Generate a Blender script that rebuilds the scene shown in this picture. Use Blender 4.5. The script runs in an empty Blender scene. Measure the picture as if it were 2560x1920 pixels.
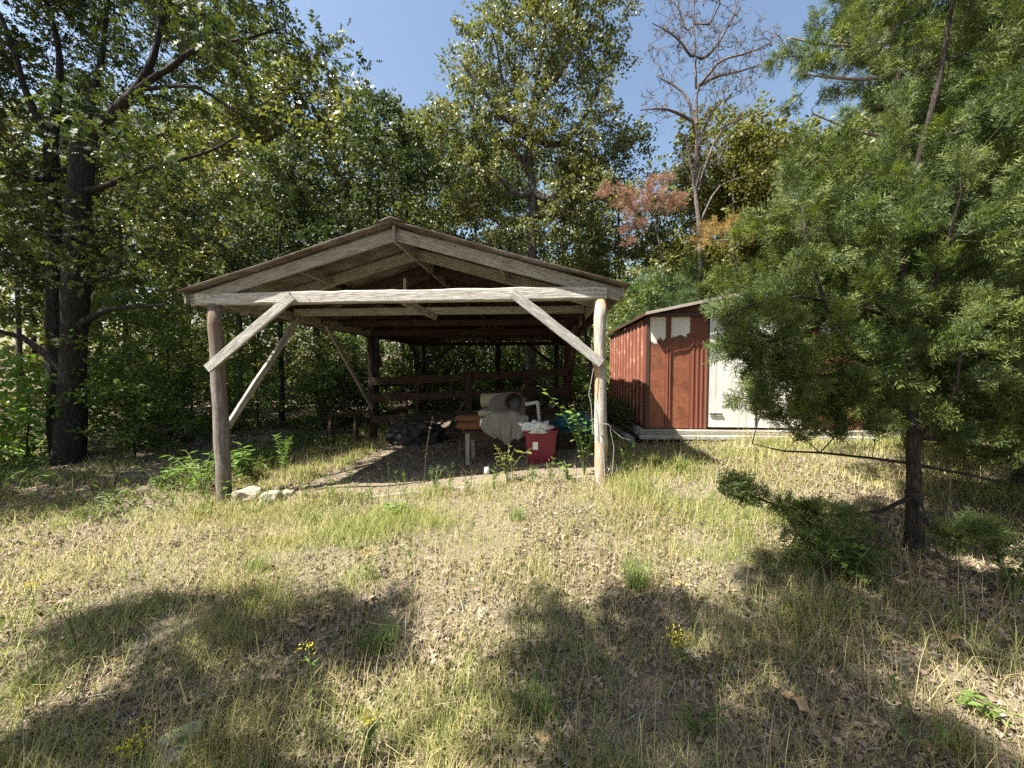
import bpy, bmesh, math, random
import numpy as np
from mathutils import Matrix, Vector
R = math.radians
random.seed(7)
rng = np.random.default_rng(11)
S = bpy.context.scene
COL = S.collection

# ------------------------------------------------------------------ camera, sky, sun, exposure
EYE = Vector((0, 0, 1.55))
YAW, PITCH, FPX = R(4.46), R(-2.26), 962.0
cam = bpy.data.cameras.new('camera'); cam.sensor_width = 36; cam.lens = 36 * FPX / 2560
cam.clip_start = 0.05; cam.clip_end = 500
camo = bpy.data.objects.new('camera', cam); COL.objects.link(camo)
camo.location = EYE; camo.rotation_euler = (R(90) + PITCH, 0, YAW)
S.camera = camo
CAMROT = (Matrix.Rotation(YAW, 3, 'Z') @ Matrix.Rotation(R(90) + PITCH, 3, 'X'))

SUN_TO = Vector((.62, .30, -1.0)).normalized()         # the way the light travels
W = bpy.data.worlds.new('World'); S.world = W; W.use_nodes = True
nt = W.node_tree
sky = nt.nodes.new('ShaderNodeTexSky'); sky.sky_type = 'NISHITA'; sky.sun_disc = False
sky.sun_elevation = math.asin(-SUN_TO.z); sky.sun_rotation = math.atan2(-SUN_TO.x, -SUN_TO.y)
sky.air_density = 1.4; sky.dust_density = 2.0; sky.ozone_density = 1.0
bg = nt.nodes['Background']; bg.inputs['Strength'].default_value = 0.056
nt.links.new(sky.outputs[0], bg.inputs['Color'])
sl = bpy.data.lights.new('sun', 'SUN'); sl.energy = 5.0; sl.angle = R(.53); sl.color = (1, .95, .86)
so = bpy.data.objects.new('sun', sl); COL.objects.link(so); so.location = (-20, -10, 40)
so.rotation_euler = SUN_TO.to_track_quat('-Z', 'Y').to_euler()
S.view_settings.view_transform = 'Standard'; S.view_settings.look = 'None'
S.view_settings.exposure = 1.9; S.view_settings.gamma = 1.0; S.view_settings.use_curve_mapping = False
S.render.engine = 'CYCLES'
S.cycles.max_bounces = 3; S.cycles.transparent_max_bounces = 4; S.cycles.diffuse_bounces = 2; S.cycles.glossy_bounces = 1; S.cycles.transmission_bounces = 3
S.cycles.use_denoising = False
S.cycles.sample_clamp_indirect = 6

# ------------------------------------------------------------------ helpers
def P(u, v, Y):
    """the point at world depth Y that the photograph shows at (u, v) of 2560 x 1920"""
    d = CAMROT @ Vector(((u - 1280) / FPX, -(v - 960) / FPX, -1))
    t = Y / d.y
    return EYE + d * t

def vnoise(x, y, s, seed=0):
    """smooth value noise in 0..1 on arrays"""
    x = np.asarray(x, float) / s; y = np.asarray(y, float) / s
    xi = np.floor(x).astype(np.int64); yi = np.floor(y).astype(np.int64)
    xf = x - xi; yf = y - yi
    def h(a, b):
        n = (a * 374761393 + b * 668265263 + seed * 982451653) & 0x7fffffff
        n = ((n ^ (n >> 13)) * 1274126177) & 0x7fffffff
        return ((n ^ (n >> 16)) & 0xffff) / 65535.0
    u = xf * xf * (3 - 2 * xf); v = yf * yf * (3 - 2 * yf)
    return (h(xi, yi) * (1 - u) + h(xi + 1, yi) * u) * (1 - v) + (h(xi, yi + 1) * (1 - u) + h(xi + 1, yi + 1) * u) * v

CTRL = np.array([(0, 0, 0), (-2, 2, -.12), (2, 2, .08), (-4.1, 4.6, -.42), (-1.8, 4.7, .02), (.7, 4.6, .19), (1.8, 6.4, .44), (3.4, 6.2, .47), (5.2, 6.4, .5),
                 (3.0, 3.2, .2), (6, 3, .35), (-8.2, 6.2, -.12), (-12, 4, -.2), (-4.2, 9.2, -.24), (.6, 9.2, -.02), (-1.6, 7, -.06), (-4.2, 13.6, -.25), (.6, 13.6, -.1),
                 (3.4, 10, .45), (9, 9, .6), (0, 22, 0), (-12, 18, -.2), (12, 20, .5), (0, -8, -.1)])
def gz(x, y):
    x = np.asarray(x, float); y = np.asarray(y, float)
    w0 = 1e-3; num = w0 * (.03 * np.clip(x, -20, 20)); den = np.full(np.broadcast(x, y).shape, w0)
    for cx, cy, cz in CTRL:
        w = np.exp(-((x - cx) ** 2 + (y - cy) ** 2) / (2 * 1.7 ** 2))
        num = num + w * cz; den = den + w
    z = num / den
    z = z + 3.2 * np.clip((np.hypot(x, y) - 24) / 18, 0, 1) ** 1.5
    return z + (vnoise(x, y, .55, 3) - .5) * .05 + (vnoise(x, y, 1.7, 5) - .5) * .09 + (vnoise(x, y, 9, 8) - .5) * .2 * np.clip((np.hypot(x, y) - 14) / 20, 0, 1)
def g1(x, y): return float(gz(x, y))

def tag(o, label=None, cat=None, group=None, kind=None):
    if label: o['label'] = label
    if cat: o['category'] = cat
    if group: o['group'] = group
    if kind: o['kind'] = kind
    return o

def thing(name, loc, label, cat, group=None):
    o = bpy.data.objects.new(name, None); COL.objects.link(o); o.location = loc
    o.empty_display_size = .2
    return tag(o, label, cat, group)

def link(name, me, parent=None, mw=None):
    """an object with mesh ME; MW is its world matrix"""
    o = bpy.data.objects.new(name, me); COL.objects.link(o)
    mw = mw or Matrix.Identity(4)
    if parent is not None:
        o.parent = parent
        pm = Matrix.Identity(4); p = parent
        while p is not None:
            pm = p.matrix_basis @ pm; p = p.parent
        o.matrix_basis = pm.inverted() @ mw
    else:
        o.matrix_basis = mw
    return o

def raw_mesh(name, V, F, mat, smooth=False, mats=None):
    """V (n,3); F: (m,3) or (m,4) array, or list of arrays"""
    me = bpy.data.meshes.new(name)
    V = np.asarray(V, np.float32)
    Fs = F if isinstance(F, list) else [F]
    Fs = [np.asarray(f, np.int32) for f in Fs if len(f)]
    me.vertices.add(len(V)); me.vertices.foreach_set('co', V.ravel())
    loops = np.concatenate([f.ravel() for f in Fs])
    tot = np.concatenate([np.full(len(f), f.shape[1], np.int32) for f in Fs])
    st = np.concatenate([[0], np.cumsum(tot)[:-1]]).astype(np.int32)
    me.loops.add(len(loops)); me.loops.foreach_set('vertex_index', loops)
    me.polygons.add(len(tot)); me.polygons.foreach_set('loop_start', st); me.polygons.foreach_set('loop_total', tot)
    if smooth: me.polygons.foreach_set('use_smooth', np.ones(len(tot), bool))
    for m in (mats or [mat]): me.materials.append(m)
    me.update(calc_edges=True)
    return me

class MB:
    def __init__(s): s.v = []; s.f = []
    def add(s, V, F):
        b = len(s.v); s.v += [tuple(p) for p in V]; s.f += [tuple(b + i for i in f) for f in F]
    def box(s, c, d, M=None):
        x, y, z = d[0] / 2, d[1] / 2, d[2] / 2
        V = [Vector((sx * x, sy * y, sz * z)) for sx in (-1, 1) for sy in (-1, 1) for sz in (-1, 1)]
        if M is not None: V = [M @ p for p in V]
        V = [p + Vector(c) for p in V]
        s.add(V, [(0, 1, 3, 2), (4, 6, 7, 5), (0, 4, 5, 1), (2, 3, 7, 6), (0, 2, 6, 4), (1, 5, 7, 3)])
    def tube(s, pts, rad, n=8, cap=True):
        pts = [Vector(p) for p in pts]; b = len(s.v); rad = rad if hasattr(rad, '__len__') else [rad] * len(pts)
        prev = None
        for i, p in enumerate(pts):
            t = (pts[min(i + 1, len(pts) - 1)] - pts[max(i - 1, 0)]).normalized()
            a = t.orthogonal().normalized() if prev is None else (prev - t * prev.dot(t)).normalized()
            prev = a; c = t.cross(a)
            for k in range(n):
                an = 2 * math.pi * k / n
                s.v.append(tuple(p + (a * math.cos(an) + c * math.sin(an)) * rad[i]))
        for i in range(len(pts) - 1):
            for k in range(n):
                s.f.append((b + i * n + k, b + i * n + (k + 1) % n, b + (i + 1) * n + (k + 1) % n, b + (i + 1) * n + k))
        if cap:
            s.f.append(tuple(b + k for k in range(n))[::-1]); e = b + (len(pts) - 1) * n
            s.f.append(tuple(e + k for k in range(n)))
    def mesh(s, name, mat, smooth=False):
        me = bpy.data.meshes.new(name); me.from_pydata(s.v, [], s.f)
        if smooth: me.polygons.foreach_set('use_smooth', [True] * len(me.polygons))
        me.materials.append(mat); me.update(); return me
    def build(s, name, mat, parent=None, smooth=False, mw=None):
        """vertices are given in world space unless MW is; under a parent they stay where they are"""
        return link(name, s.mesh(name, mat, smooth), parent, mw)

def bevel(o, w=.004, seg=1):
    m = o.modifiers.new('bevel', 'BEVEL'); m.width = w; m.segments = seg; m.limit_method = 'ANGLE'; return o

def axes(p0, p1, up=(0, 0, 1)):
    """matrix: local X from p0 to p1, local Z as near UP as it goes, origin at p0"""
    p0 = Vector(p0); p1 = Vector(p1); x = (p1 - p0).normalized(); up = Vector(up)
    y = up.cross(x)
    if y.length < 1e-4: y = Vector((0, 1, 0)).cross(x)
    y.normalize(); z = x.cross(y)
    return Matrix(((x.x, y.x, z.x, p0.x), (x.y, y.y, z.y, p0.y), (x.z, y.z, z.z, p0.z), (0, 0, 0, 1)))

def board(name, p0, p1, wid, thick, mat, parent=None, up=(0, 0, 1), jit=.004, seg=7, wavy=0, bow=0):
    """sawn board along p0-p1: WID along the local Z (nearest UP), THICK along local Y; edges a little uneven"""
    p0 = Vector(p0); p1 = Vector(p1); L = (p1 - p0).length
    V = []; ch = .12 * min(wid, thick)
    for i in range(seg + 1):
        x = L * i / seg; j = lambda k=1: random.uniform(-jit, jit) * k
        w = wid / 2; t = thick / 2; dz = bow * math.sin(math.pi * i / seg)
        top = w + j() + random.uniform(-wavy, wavy)
        prof = [(-t, -w + ch), (-t + ch, -w), (t - ch, -w), (t, -w + ch), (t, top - ch), (t - ch, top), (-t + ch, top), (-t, top - ch)]
        xx = x + (j(2) if i in (0, seg) else 0)
        for (y, z) in prof: V.append((xx + (random.uniform(-.006, .006) if i in (0, seg) else 0), y + j(.5), z + dz + j(.6)))
    F = []
    for i in range(seg):
        for k in range(8): F.append((i * 8 + k, i * 8 + (k + 1) % 8, (i + 1) * 8 + (k + 1) % 8, (i + 1) * 8 + k))
    F.append(tuple(range(8))[::-1]); F.append(tuple(seg * 8 + k for k in range(8)))
    m = MB(); m.add(V, F)
    return m.build(name, mat, parent, mw=axes(p0, p1, up))

# ------------------------------------------------------------------ materials
def newmat(name):
    m = bpy.data.materials.new(name); m.use_nodes = True
    n = m.node_tree.nodes; return m, m.node_tree, n['Principled BSDF']
def N(t, kind, **kw):
    n = t.nodes.new(kind)
    for k, v in kw.items():
        if k in n.inputs: n.inputs[k].default_value = v
        else: setattr(n, k, v)
    return n
def ramp(t, fac, stops, interp='LINEAR'):
    r = t.nodes.new('ShaderNodeValToRGB'); r.color_ramp.interpolation = interp
    e = r.color_ramp.elements
    while len(e) < len(stops): e.new(.5)
    for i, (p, c) in enumerate(stops): e[i].position = p; e[i].color = (*c, 1) if len(c) == 3 else c
    if fac is not None: t.links.new(fac, r.inputs[0])
    return r.outputs[0]
def coord(t, scale=(1, 1, 1), out='Object', rot=(0, 0, 0)):
    c = t.nodes.new('ShaderNodeTexCoord'); m = t.nodes.new('ShaderNodeMapping')
    m.inputs['Scale'].default_value = scale; m.inputs['Rotation'].default_value = rot
    t.links.new(c.outputs[out], m.inputs[0]); return m.outputs[0]
def noise(t, vec, scale=5, detail=6, rough=.6, dist=0):
    n = N(t, 'ShaderNodeTexNoise', Scale=scale, Detail=detail, Roughness=rough, Distortion=dist)
    t.links.new(vec, n.inputs['Vector']); return n.outputs['Fac']
def mixc(t, fac, a, b, mode='MIX'):
    m = t.nodes.new('ShaderNodeMix'); m.data_type = 'RGBA'; m.blend_type = mode
    for k, v in ((0, fac), (6, a), (7, b)):
        if isinstance(v, (int, float)): m.inputs[k].default_value = v
        elif isinstance(v, tuple): m.inputs[k].default_value = (*v, 1)
        else: t.links.new(v, m.inputs[k])
    return m.outputs[2]
def bump(t, bsdf, h, strength=.5, dist=.01):
    b = N(t, 'ShaderNodeBump', Strength=strength, Distance=dist); t.links.new(h, b.inputs['Height']); t.links.new(b.outputs[0], bsdf.inputs['Normal'])

def leaf_mat(name, cols, trans=.4, rough=.42, tint=(1.35, 1.4, .6), spec=.5, patch=None):
    m, t, b = newmat(name)
    g = t.nodes.new('ShaderNodeNewGeometry')
    n = len(cols); c = ramp(t, g.outputs['Random Per Island'], [(i / max(n - 1, 1), q) for i, q in enumerate(cols)])
    if patch:
        f = noise(t, coord(t, out='Object'), patch[0], 2, .5); f = ramp(t, f, [(.42, (0, 0, 0)), (.6, (1, 1, 1))])
        c = mixc(t, f, c, mixc(t, 1.0, c, patch[1], 'MULTIPLY'))
    t.links.new(c, b.inputs['Base Color']); b.inputs['Roughness'].default_value = rough
    b.inputs['Specular IOR Level'].default_value = spec
    if trans:
        tr = t.nodes.new('ShaderNodeBsdfTranslucent'); t.links.new(mixc(t, 1.0, c, tint, 'MULTIPLY'), tr.inputs[0])
        mx = t.nodes.new('ShaderNodeMixShader'); mx.inputs[0].default_value = trans
        t.links.new(b.outputs[0], mx.inputs[1]); t.links.new(tr.outputs[0], mx.inputs[2])
        t.links.new(mx.outputs[0], t.nodes['Material Output'].inputs[0])
    return m

def wood_mat(name, c1, c2, c3, rough=.85, stain=None, scale=1.0):
    """weathered timber, grain along the local X"""
    m, t, b = newmat(name)
    v = coord(t, (1.2 * scale, 16 * scale, 16 * scale))
    f = noise(t, v, 3.2, 9, .68, .4); f2 = noise(t, coord(t, (3, 70, 70)), 2.0, 4, .6)
    c = ramp(t, f, [(.28, c1), (.5, c2), (.72, c3)])
    c = mixc(t, ramp(t, f2, [(.36, (0, 0, 0)), (.52, (1, 1, 1))]), mixc(t, 1.0, c, (.5, .47, .43), 'MULTIPLY'), c)
    if stain:
        s = noise(t, coord(t, (.9, 2.5, 2.5)), 2.1, 4, .55); s = ramp(t, s, [(.5, (0, 0, 0)), (.62, (1, 1, 1))])
        c = mixc(t, s, c, stain)
    t.links.new(c, b.inputs['Base Color']); b.inputs['Roughness'].default_value = rough; b.inputs['Specular IOR Level'].default_value = .2
    a = t.nodes.new('ShaderNodeMath'); a.operation = 'ADD'; t.links.new(f, a.inputs[0]); t.links.new(f2, a.inputs[1])
    bump(t, b, a.outputs[0], .9, .012)
    return m

def bark_mat(name, c1, c2, c3, scale=1.0, lichen=None):
    m, t, b = newmat(name)
    v = coord(t, (13 * scale, 13 * scale, 2.4 * scale))
    f = noise(t, v, 2.2, 8, .7, .8)
    vo = N(t, 'ShaderNodeTexVoronoi', Scale=2.4); vo.feature = 'DISTANCE_TO_EDGE'; t.links.new(v, vo.inputs['Vector'])
    c = ramp(t, f, [(.3, c1), (.52, c2), (.72, c3)])
    c = mixc(t, ramp(t, vo.outputs['Distance'], [(0, (0, 0, 0)), (.12, (1, 1, 1))]), mixc(t, 1.0, c, (.45, .42, .4), 'MULTIPLY'), c)
    if lichen:
        s = ramp(t, noise(t, coord(t), 3.5, 5, .65), [(.56, (0, 0, 0)), (.66, (1, 1, 1))]); c = mixc(t, s, c, lichen)
    t.links.new(c, b.inputs['Base Color']); b.inputs['Roughness'].default_value = .9; b.inputs['Specular IOR Level'].default_value = .15
    a = t.nodes.new('ShaderNodeMath'); a.operation = 'MULTIPLY_ADD'; t.links.new(vo.outputs['Distance'], a.inputs[0]); a.inputs[1].default_value = 1.2; t.links.new(f, a.inputs[2])
    bump(t, b, a.outputs[0], .8, .03)
    return m

def plain(name, c, rough=.6, spec=.4, var=.25, scale=8, metal=0, bumpy=.1):
    m, t, b = newmat(name)
    f = noise(t, coord(t), scale, 6, .6)
    col = mixc(t, f, tuple(x * (1 - var) for x in c), tuple(min(1, x * (1 + var)) for x in c))
    t.links.new(col, b.inputs['Base Color']); b.inputs['Roughness'].default_value = rough; b.inputs['Specular IOR Level'].default_value = spec
    b.inputs['Metallic'].default_value = metal
    if bumpy: bump(t, b, f, bumpy, .02)
    return m

MT = {}
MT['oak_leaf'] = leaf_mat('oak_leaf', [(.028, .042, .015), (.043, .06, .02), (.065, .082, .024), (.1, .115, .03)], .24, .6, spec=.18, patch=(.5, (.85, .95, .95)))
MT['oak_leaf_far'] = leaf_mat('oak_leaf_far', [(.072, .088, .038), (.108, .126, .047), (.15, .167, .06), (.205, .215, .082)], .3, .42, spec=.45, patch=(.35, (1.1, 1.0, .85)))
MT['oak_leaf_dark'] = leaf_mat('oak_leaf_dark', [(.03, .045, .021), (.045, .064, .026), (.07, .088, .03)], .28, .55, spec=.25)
MT['yellow_leaf'] = leaf_mat('yellow_leaf', [(.09, .1, .028), (.13, .135, .036), (.17, .162, .045)], .35, .55, spec=.25)
MT['shrub_leaf'] = leaf_mat('shrub_leaf', [(.06, .095, .026), (.09, .13, .034), (.105, .132, .032)], .38, .55, spec=.22)
MT['bright_leaf'] = leaf_mat('bright_leaf', [(.09, .17, .035), (.13, .22, .045), (.17, .24, .06)], .42, .5, spec=.3)
MT['cedar_leaf'] = leaf_mat('cedar_leaf', [(.042, .062, .018), (.075, .1, .025), (.12, .147, .036), (.175, .2, .05)], .3, .6, spec=.3, patch=(1.6, (.62, .72, .8)))
MT['cedar_leaf_pale'] = leaf_mat('cedar_leaf_pale', [(.06, .095, .04), (.09, .13, .05), (.12, .17, .06)], .3, .55, spec=.3)
MT['cedar_leaf_dead'] = leaf_mat('cedar_leaf_dead', [(.2, .11, .075), (.28, .16, .105), (.36, .22, .15)], .2, .7, (1.1, 1, .9), .2)
MT['cedar_leaf_tan'] = leaf_mat('cedar_leaf_tan', [(.3, .19, .06), (.38, .25, .09), (.26, .22, .07)], .2, .7, (1.1, 1, .9), .2)
MT['pine_needle'] = leaf_mat('pine_needle', [(.05, .09, .03), (.075, .125, .04), (.1, .15, .045)], .25, .5, spec=.4)
MT['bark_dark'] = bark_mat('bark_dark', (.014, .012, .011), (.034, .031, .028), (.075, .07, .065), 1.0)
MT['bark_oak'] = bark_mat('bark_oak', (.04, .035, .03), (.1, .09, .08), (.19, .18, .165), 1.0, (.2, .21, .19))
MT['bark_cedar'] = bark_mat('bark_cedar', (.022, .018, .015), (.055, .045, .038), (.11, .095, .083), 1.6)
MT['bark_pale'] = bark_mat('bark_pale', (.18, .14, .12), (.33, .28, .25), (.5, .46, .42), 1.2)
MT['bark_pine'] = bark_mat('bark_pine', (.07, .05, .042), (.17, .135, .12), (.3, .26, .235), 1.0)
MT['wood_grey'] = wood_mat('wood_grey', (.2, .19, .175), (.36, .345, .315), (.52, .5, .46))
MT['wood_beam'] = wood_mat('wood_beam', (.24, .225, .2), (.42, .4, .36), (.6, .57, .52))
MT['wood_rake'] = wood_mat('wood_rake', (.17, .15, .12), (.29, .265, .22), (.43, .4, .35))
MT['wood_brown_shaded'] = wood_mat('wood_brown_shaded', (.025, .016, .011), (.05, .033, .023), (.085, .06, .043))  # brown wood, its colour lowered to paint in the gloom under the roof
MT['post_left'] = wood_mat('post_left', (.1, .085, .075), (.2, .175, .155), (.34, .305, .28), stain=(.15, .11, .085))
MT['post_right'] = wood_mat('post_right', (.27, .235, .2), (.43, .4, .35), (.58, .54, .48), stain=(.4, .25, .14))
MT['post_dark'] = wood_mat('post_dark', (.02, .013, .01), (.042, .026, .02), (.08, .045, .034))  # inner posts; the shade under the roof is put into this dark tone

# tin roof: galvanised sheet gone to rust
m, t, b = newmat('rusty_tin')
f = noise(t, coord(t), 2.6, 8, .65)
c = ramp(t, f, [(.3, (.07, .05, .04)), (.46, (.12, .09, .072)), (.58, (.19, .175, .16)), (.75, (.25, .24, .23))])
t.links.new(c, b.inputs['Base Color']); b.inputs['Roughness'].default_value = .55; b.inputs['Metallic'].default_value = .35
bump(t, b, f, .15, .01); MT['tin'] = m

# ground: sandy soil with fine debris
m, t, b = newmat('soil')
f = noise(t, coord(t), 1.1, 10, .65, .3); f2 = noise(t, coord(t), 22, 8, .75); f3 = noise(t, coord(t), 90, 4, .7)
c = ramp(t, f, [(.32, (.19, .155, .115)), (.5, (.29, .245, .18)), (.68, (.4, .345, .26))])
c2 = ramp(t, f2, [(.3, (.09, .07, .052)), (.5, (.24, .195, .14)), (.72, (.42, .36, .28))])
c = mixc(t, .55, c, c2)
c = mixc(t, ramp(t, f3, [(.38, (0, 0, 0)), (.52, (1, 1, 1))]), mixc(t, 1.0, c, (.45, .42, .38), 'MULTIPLY'), c)
t.links.new(c, b.inputs['Base Color']); b.inputs['Roughness'].default_value = .95; b.inputs['Specular IOR Level'].default_value = .1
a = t.nodes.new('ShaderNodeMath'); a.operation = 'MULTIPLY_ADD'; t.links.new(f2, a.inputs[0]); a.inputs[1].default_value = 1.5; t.links.new(f3, a.inputs[2])
bump(t, b, a.outputs[0], 1.0, .02); MT['soil'] = m

MT['grass'] = leaf_mat('grass', [(.09, .12, .025), (.17, .19, .045), (.28, .265, .08), (.38, .34, .13), (.47, .4, .2)], .35, .55, (1.1, 1.1, .8), .3, patch=(.8, (.72, .9, .6)))
MT['grass_green'] = leaf_mat('grass_green', [(.08, .14, .03), (.13, .2, .045), (.2, .26, .07)], .4, .5, (1.2, 1.25, .7), .35)
MT['litter'] = leaf_mat('litter', [(.05, .034, .024), (.1, .072, .05), (.17, .125, .088), (.24, .185, .135), (.33, .265, .2)], .12, .75, (1, .95, .85), .25)
MT['tan_leaf'] = leaf_mat('tan_leaf', [(.42, .26, .13), (.5, .34, .18)], .15, .65, (1, .95, .85), .3)
MT['straw'] = leaf_mat('straw', [(.3, .24, .13), (.42, .35, .2)], .2, .7, (1, 1, .9), .2)
MT['stem_dark'] = plain('stem_dark', (.09, .075, .045), .8)
MT['stem_green'] = plain('stem_green', (.12, .15, .05), .7)
MT['yellow_flower'] = leaf_mat('yellow_flower', [(.62, .5, .02), (.75, .6, .03), (.55, .5, .05)], .3, .6, (1, 1, .6), .2)
# ------------------------------------------------------------------ ground
def warp(n, a, b, c, p=2.2):
    t = np.linspace(-1, 1, n); s = np.sign(t) * np.abs(t) ** p
    return np.where(s < 0, c + s * (c - a), c + s * (b - c))
gx = warp(260, -70, 70, 0); gy = warp(260, -25, 90, 3.2)
GX, GY = np.meshgrid(gx, gy); GZ = gz(GX, GY)
V = np.stack([GX.ravel(), GY.ravel(), GZ.ravel()], 1)
i = np.arange(259)[None, :] + 260 * np.arange(259)[:, None]; i = i.ravel()
ground = link('ground', raw_mesh('ground', V, np.stack([i, i + 1, i + 261, i + 260], 1), MT['soil'], True))
tag(ground, 'sandy sloping clearing floor strewn with dry debris', None, None, 'structure')

# ------------------------------------------------------------------ carport
XL, XR, YF, YM, YB = -4.24, .71, 4.7, 9.3, 13.6
XC, ZR, HW, SLP = -1.80, 3.30, 2.79, .287
YR0, YR1 = 4.54, 13.95
carport = thing('open_carport', (-1.8, 9.1, 0), 'open weathered timber carport with rusty tin gable roof on round posts', 'carport')
def zroof(x): return ZR - SLP * abs(x - XC)

def post(name, p0, p1, r0, r1, mat, parent, lab=None, n=14, jit=.05):
    p0 = Vector(p0); p1 = Vector(p1); L = (p1 - p0).length; m = MB(); K = 12; pts = []; rr = []
    ox = oy = 0
    for k in range(K + 1):
        f = k / K
        pts.append((L * f, random.uniform(-1, 1) * .006, random.uniform(-1, 1) * .006)); rr.append((r0 + (r1 - r0) * f) * random.uniform(1 - jit, 1 + jit))
    m.tube(pts, rr, n)
    v = [(x, y + random.uniform(-.004, .004), z + random.uniform(-.004, .004)) for x, y, z in m.v]; m.v = v
    o = m.build(name, mat, parent, True, axes(p0, p1, (0, 1, 0)))
    if lab: o['label'] = lab
    return o
tl = P(537, 765, YF); bl = P(566, 1285, YF); bl.z -= .35
post('post', bl, (tl.x, YF, 2.37), .094, .08, MT['post_left'], carport, 'thick leaning grey-brown front post')
tr = P(1500, 752, YF); br = P(1504, 1215, YF); br.z -= .35
post('post', br, (tr.x, YF, 2.37), .076, .072, MT['post_right'], carport, 'slim pale front post with orange streaks')
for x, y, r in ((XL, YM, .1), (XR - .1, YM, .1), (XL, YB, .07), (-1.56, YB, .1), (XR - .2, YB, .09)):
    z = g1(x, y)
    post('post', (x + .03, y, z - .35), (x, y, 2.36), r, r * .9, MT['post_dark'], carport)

bA = P(494, 752, YF - .02); bB = P(1517, 741, YF - .02)
board('front_beam', (bA.x, YF, 2.447), (bB.x, YF, 2.452), .15, .13, MT['wood_beam'], carport, jit=.005, seg=26, wavy=.007)['label'] = 'pale grey rough-sawn front beam'
board('tie_beam', (XL - .1, YM, 2.44), (XR + .1, YM, 2.44), .15, .1, MT['wood_brown_shaded'], carport)
board('back_beam', (XL - .1, YB, 2.44), (XR, YB, 2.44), .14, .1, MT['wood_brown_shaded'], carport)
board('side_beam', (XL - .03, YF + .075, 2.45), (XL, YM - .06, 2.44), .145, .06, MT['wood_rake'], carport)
board('side_beam', (XL, YM + .06, 2.44), (XL, YB - .06, 2.44), .145, .06, MT['wood_brown_shaded'], carport)
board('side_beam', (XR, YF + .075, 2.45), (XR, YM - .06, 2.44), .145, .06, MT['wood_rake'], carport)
board('side_beam', (XR, YM + .06, 2.44), (XR, YB - .06, 2.44), .145, .06, MT['wood_brown_shaded'], carport)
# braces across the front
q0 = P(520, 921, 4.545); q1 = P(731, 741, 4.6)
board('brace', q0, q1, .115, .045, MT['wood_grey'], carport, (0, 0, 1), .004, 10)
q0 = P(1281, 733, 4.6); q1 = P(1505, 909, 4.58)
board('brace', q0, q1, .115, .045, MT['wood_grey'], carport, (0, 0, 1), .004, 10, .004)
# braces along the sides and at the back
for x, s in ((XL, 1), (XR, -1)):
    board('brace', (x - .04 * s, 4.72, .56), (x + .05 * s, 6.35, 2.4), .1, .045, MT['wood_grey'] if s > 0 else MT['wood_brown_shaded'], carport, (0, -1, 0))
    board('brace', (x + .1 * s, 9.1, .58), (x + .06 * s, 7.2, 2.4), .09, .045, MT['wood_rake'] if s > 0 else MT['wood_brown_shaded'], carport, (0, 1, 0))
    board('brace', (x + .08 * s, YB - .12, 1.3), (x + .06 * s, 11.9, 2.4), .09, .045, MT['wood_brown_shaded'], carport, (0, 1, 0))
board('brace', (XL + .1, YB - .09, 1.65), (-3.1, YB - .09, 2.4), .09, .04, MT['wood_brown_shaded'], carport)
board('brace', (XR - .3, YB - .09, 1.7), (-.5, YB - .09, 2.4), .09, .04, MT['wood_brown_shaded'], carport)
# rafters in pairs, ridge, purlins
zo = .02 + .075
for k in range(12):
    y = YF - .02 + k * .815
    m_ = MT['wood_rake'] if k < 2 else MT['wood_brown_shaded']  # front pairs lighter; deeper ones take the wood with shade in its colour
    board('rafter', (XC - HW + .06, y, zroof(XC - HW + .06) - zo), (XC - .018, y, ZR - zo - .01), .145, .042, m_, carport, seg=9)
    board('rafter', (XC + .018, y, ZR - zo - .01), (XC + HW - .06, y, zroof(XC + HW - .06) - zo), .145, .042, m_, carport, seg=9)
board('ridge_board', (XC, YR0 + .06, ZR - .115), (XC, YR1 - .1, ZR - .115), .19, .03, MT['wood_rake'], carport, seg=16)
for dx in (-1.3, 1.3):
    for k in range(11):
        y = YF - .02 + k * .815
        z = zroof(XC + dx) - .1
        board('blocking', (XC + dx, y + .03, z), (XC + dx, y + .785, z), .1, .04, MT['wood_rake'] if k == 0 else MT['wood_brown_shaded'], carport, (SLP * (1 if dx < 0 else -1) * -1, 0, 1), seg=3)
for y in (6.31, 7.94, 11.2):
    board('tie_beam', (XL + .05, y - .05, 2.5), (XR - .05, y - .05, 2.5), .12, .04, MT['wood_rake'] if y < 7 else MT['wood_brown_shaded'], carport, seg=9)
board('stringer', P(1008, 752, YF + .075), P(1088, 792, 5.95), .09, .05, MT['wood_rake'], carport)
board('king_strut', (XC - .02, 6.2, 2.56), (XC - .02, 6.2, 3.16), .09, .04, MT['wood_brown_shaded'], carport, (0, 1, 0))
board('king_strut', (XC + .1, YF + .03, 2.53), (XC + .1, YF + .03, 2.68), .07, .035, MT['wood_brown_shaded'], carport, (0, 1, 0))

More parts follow.
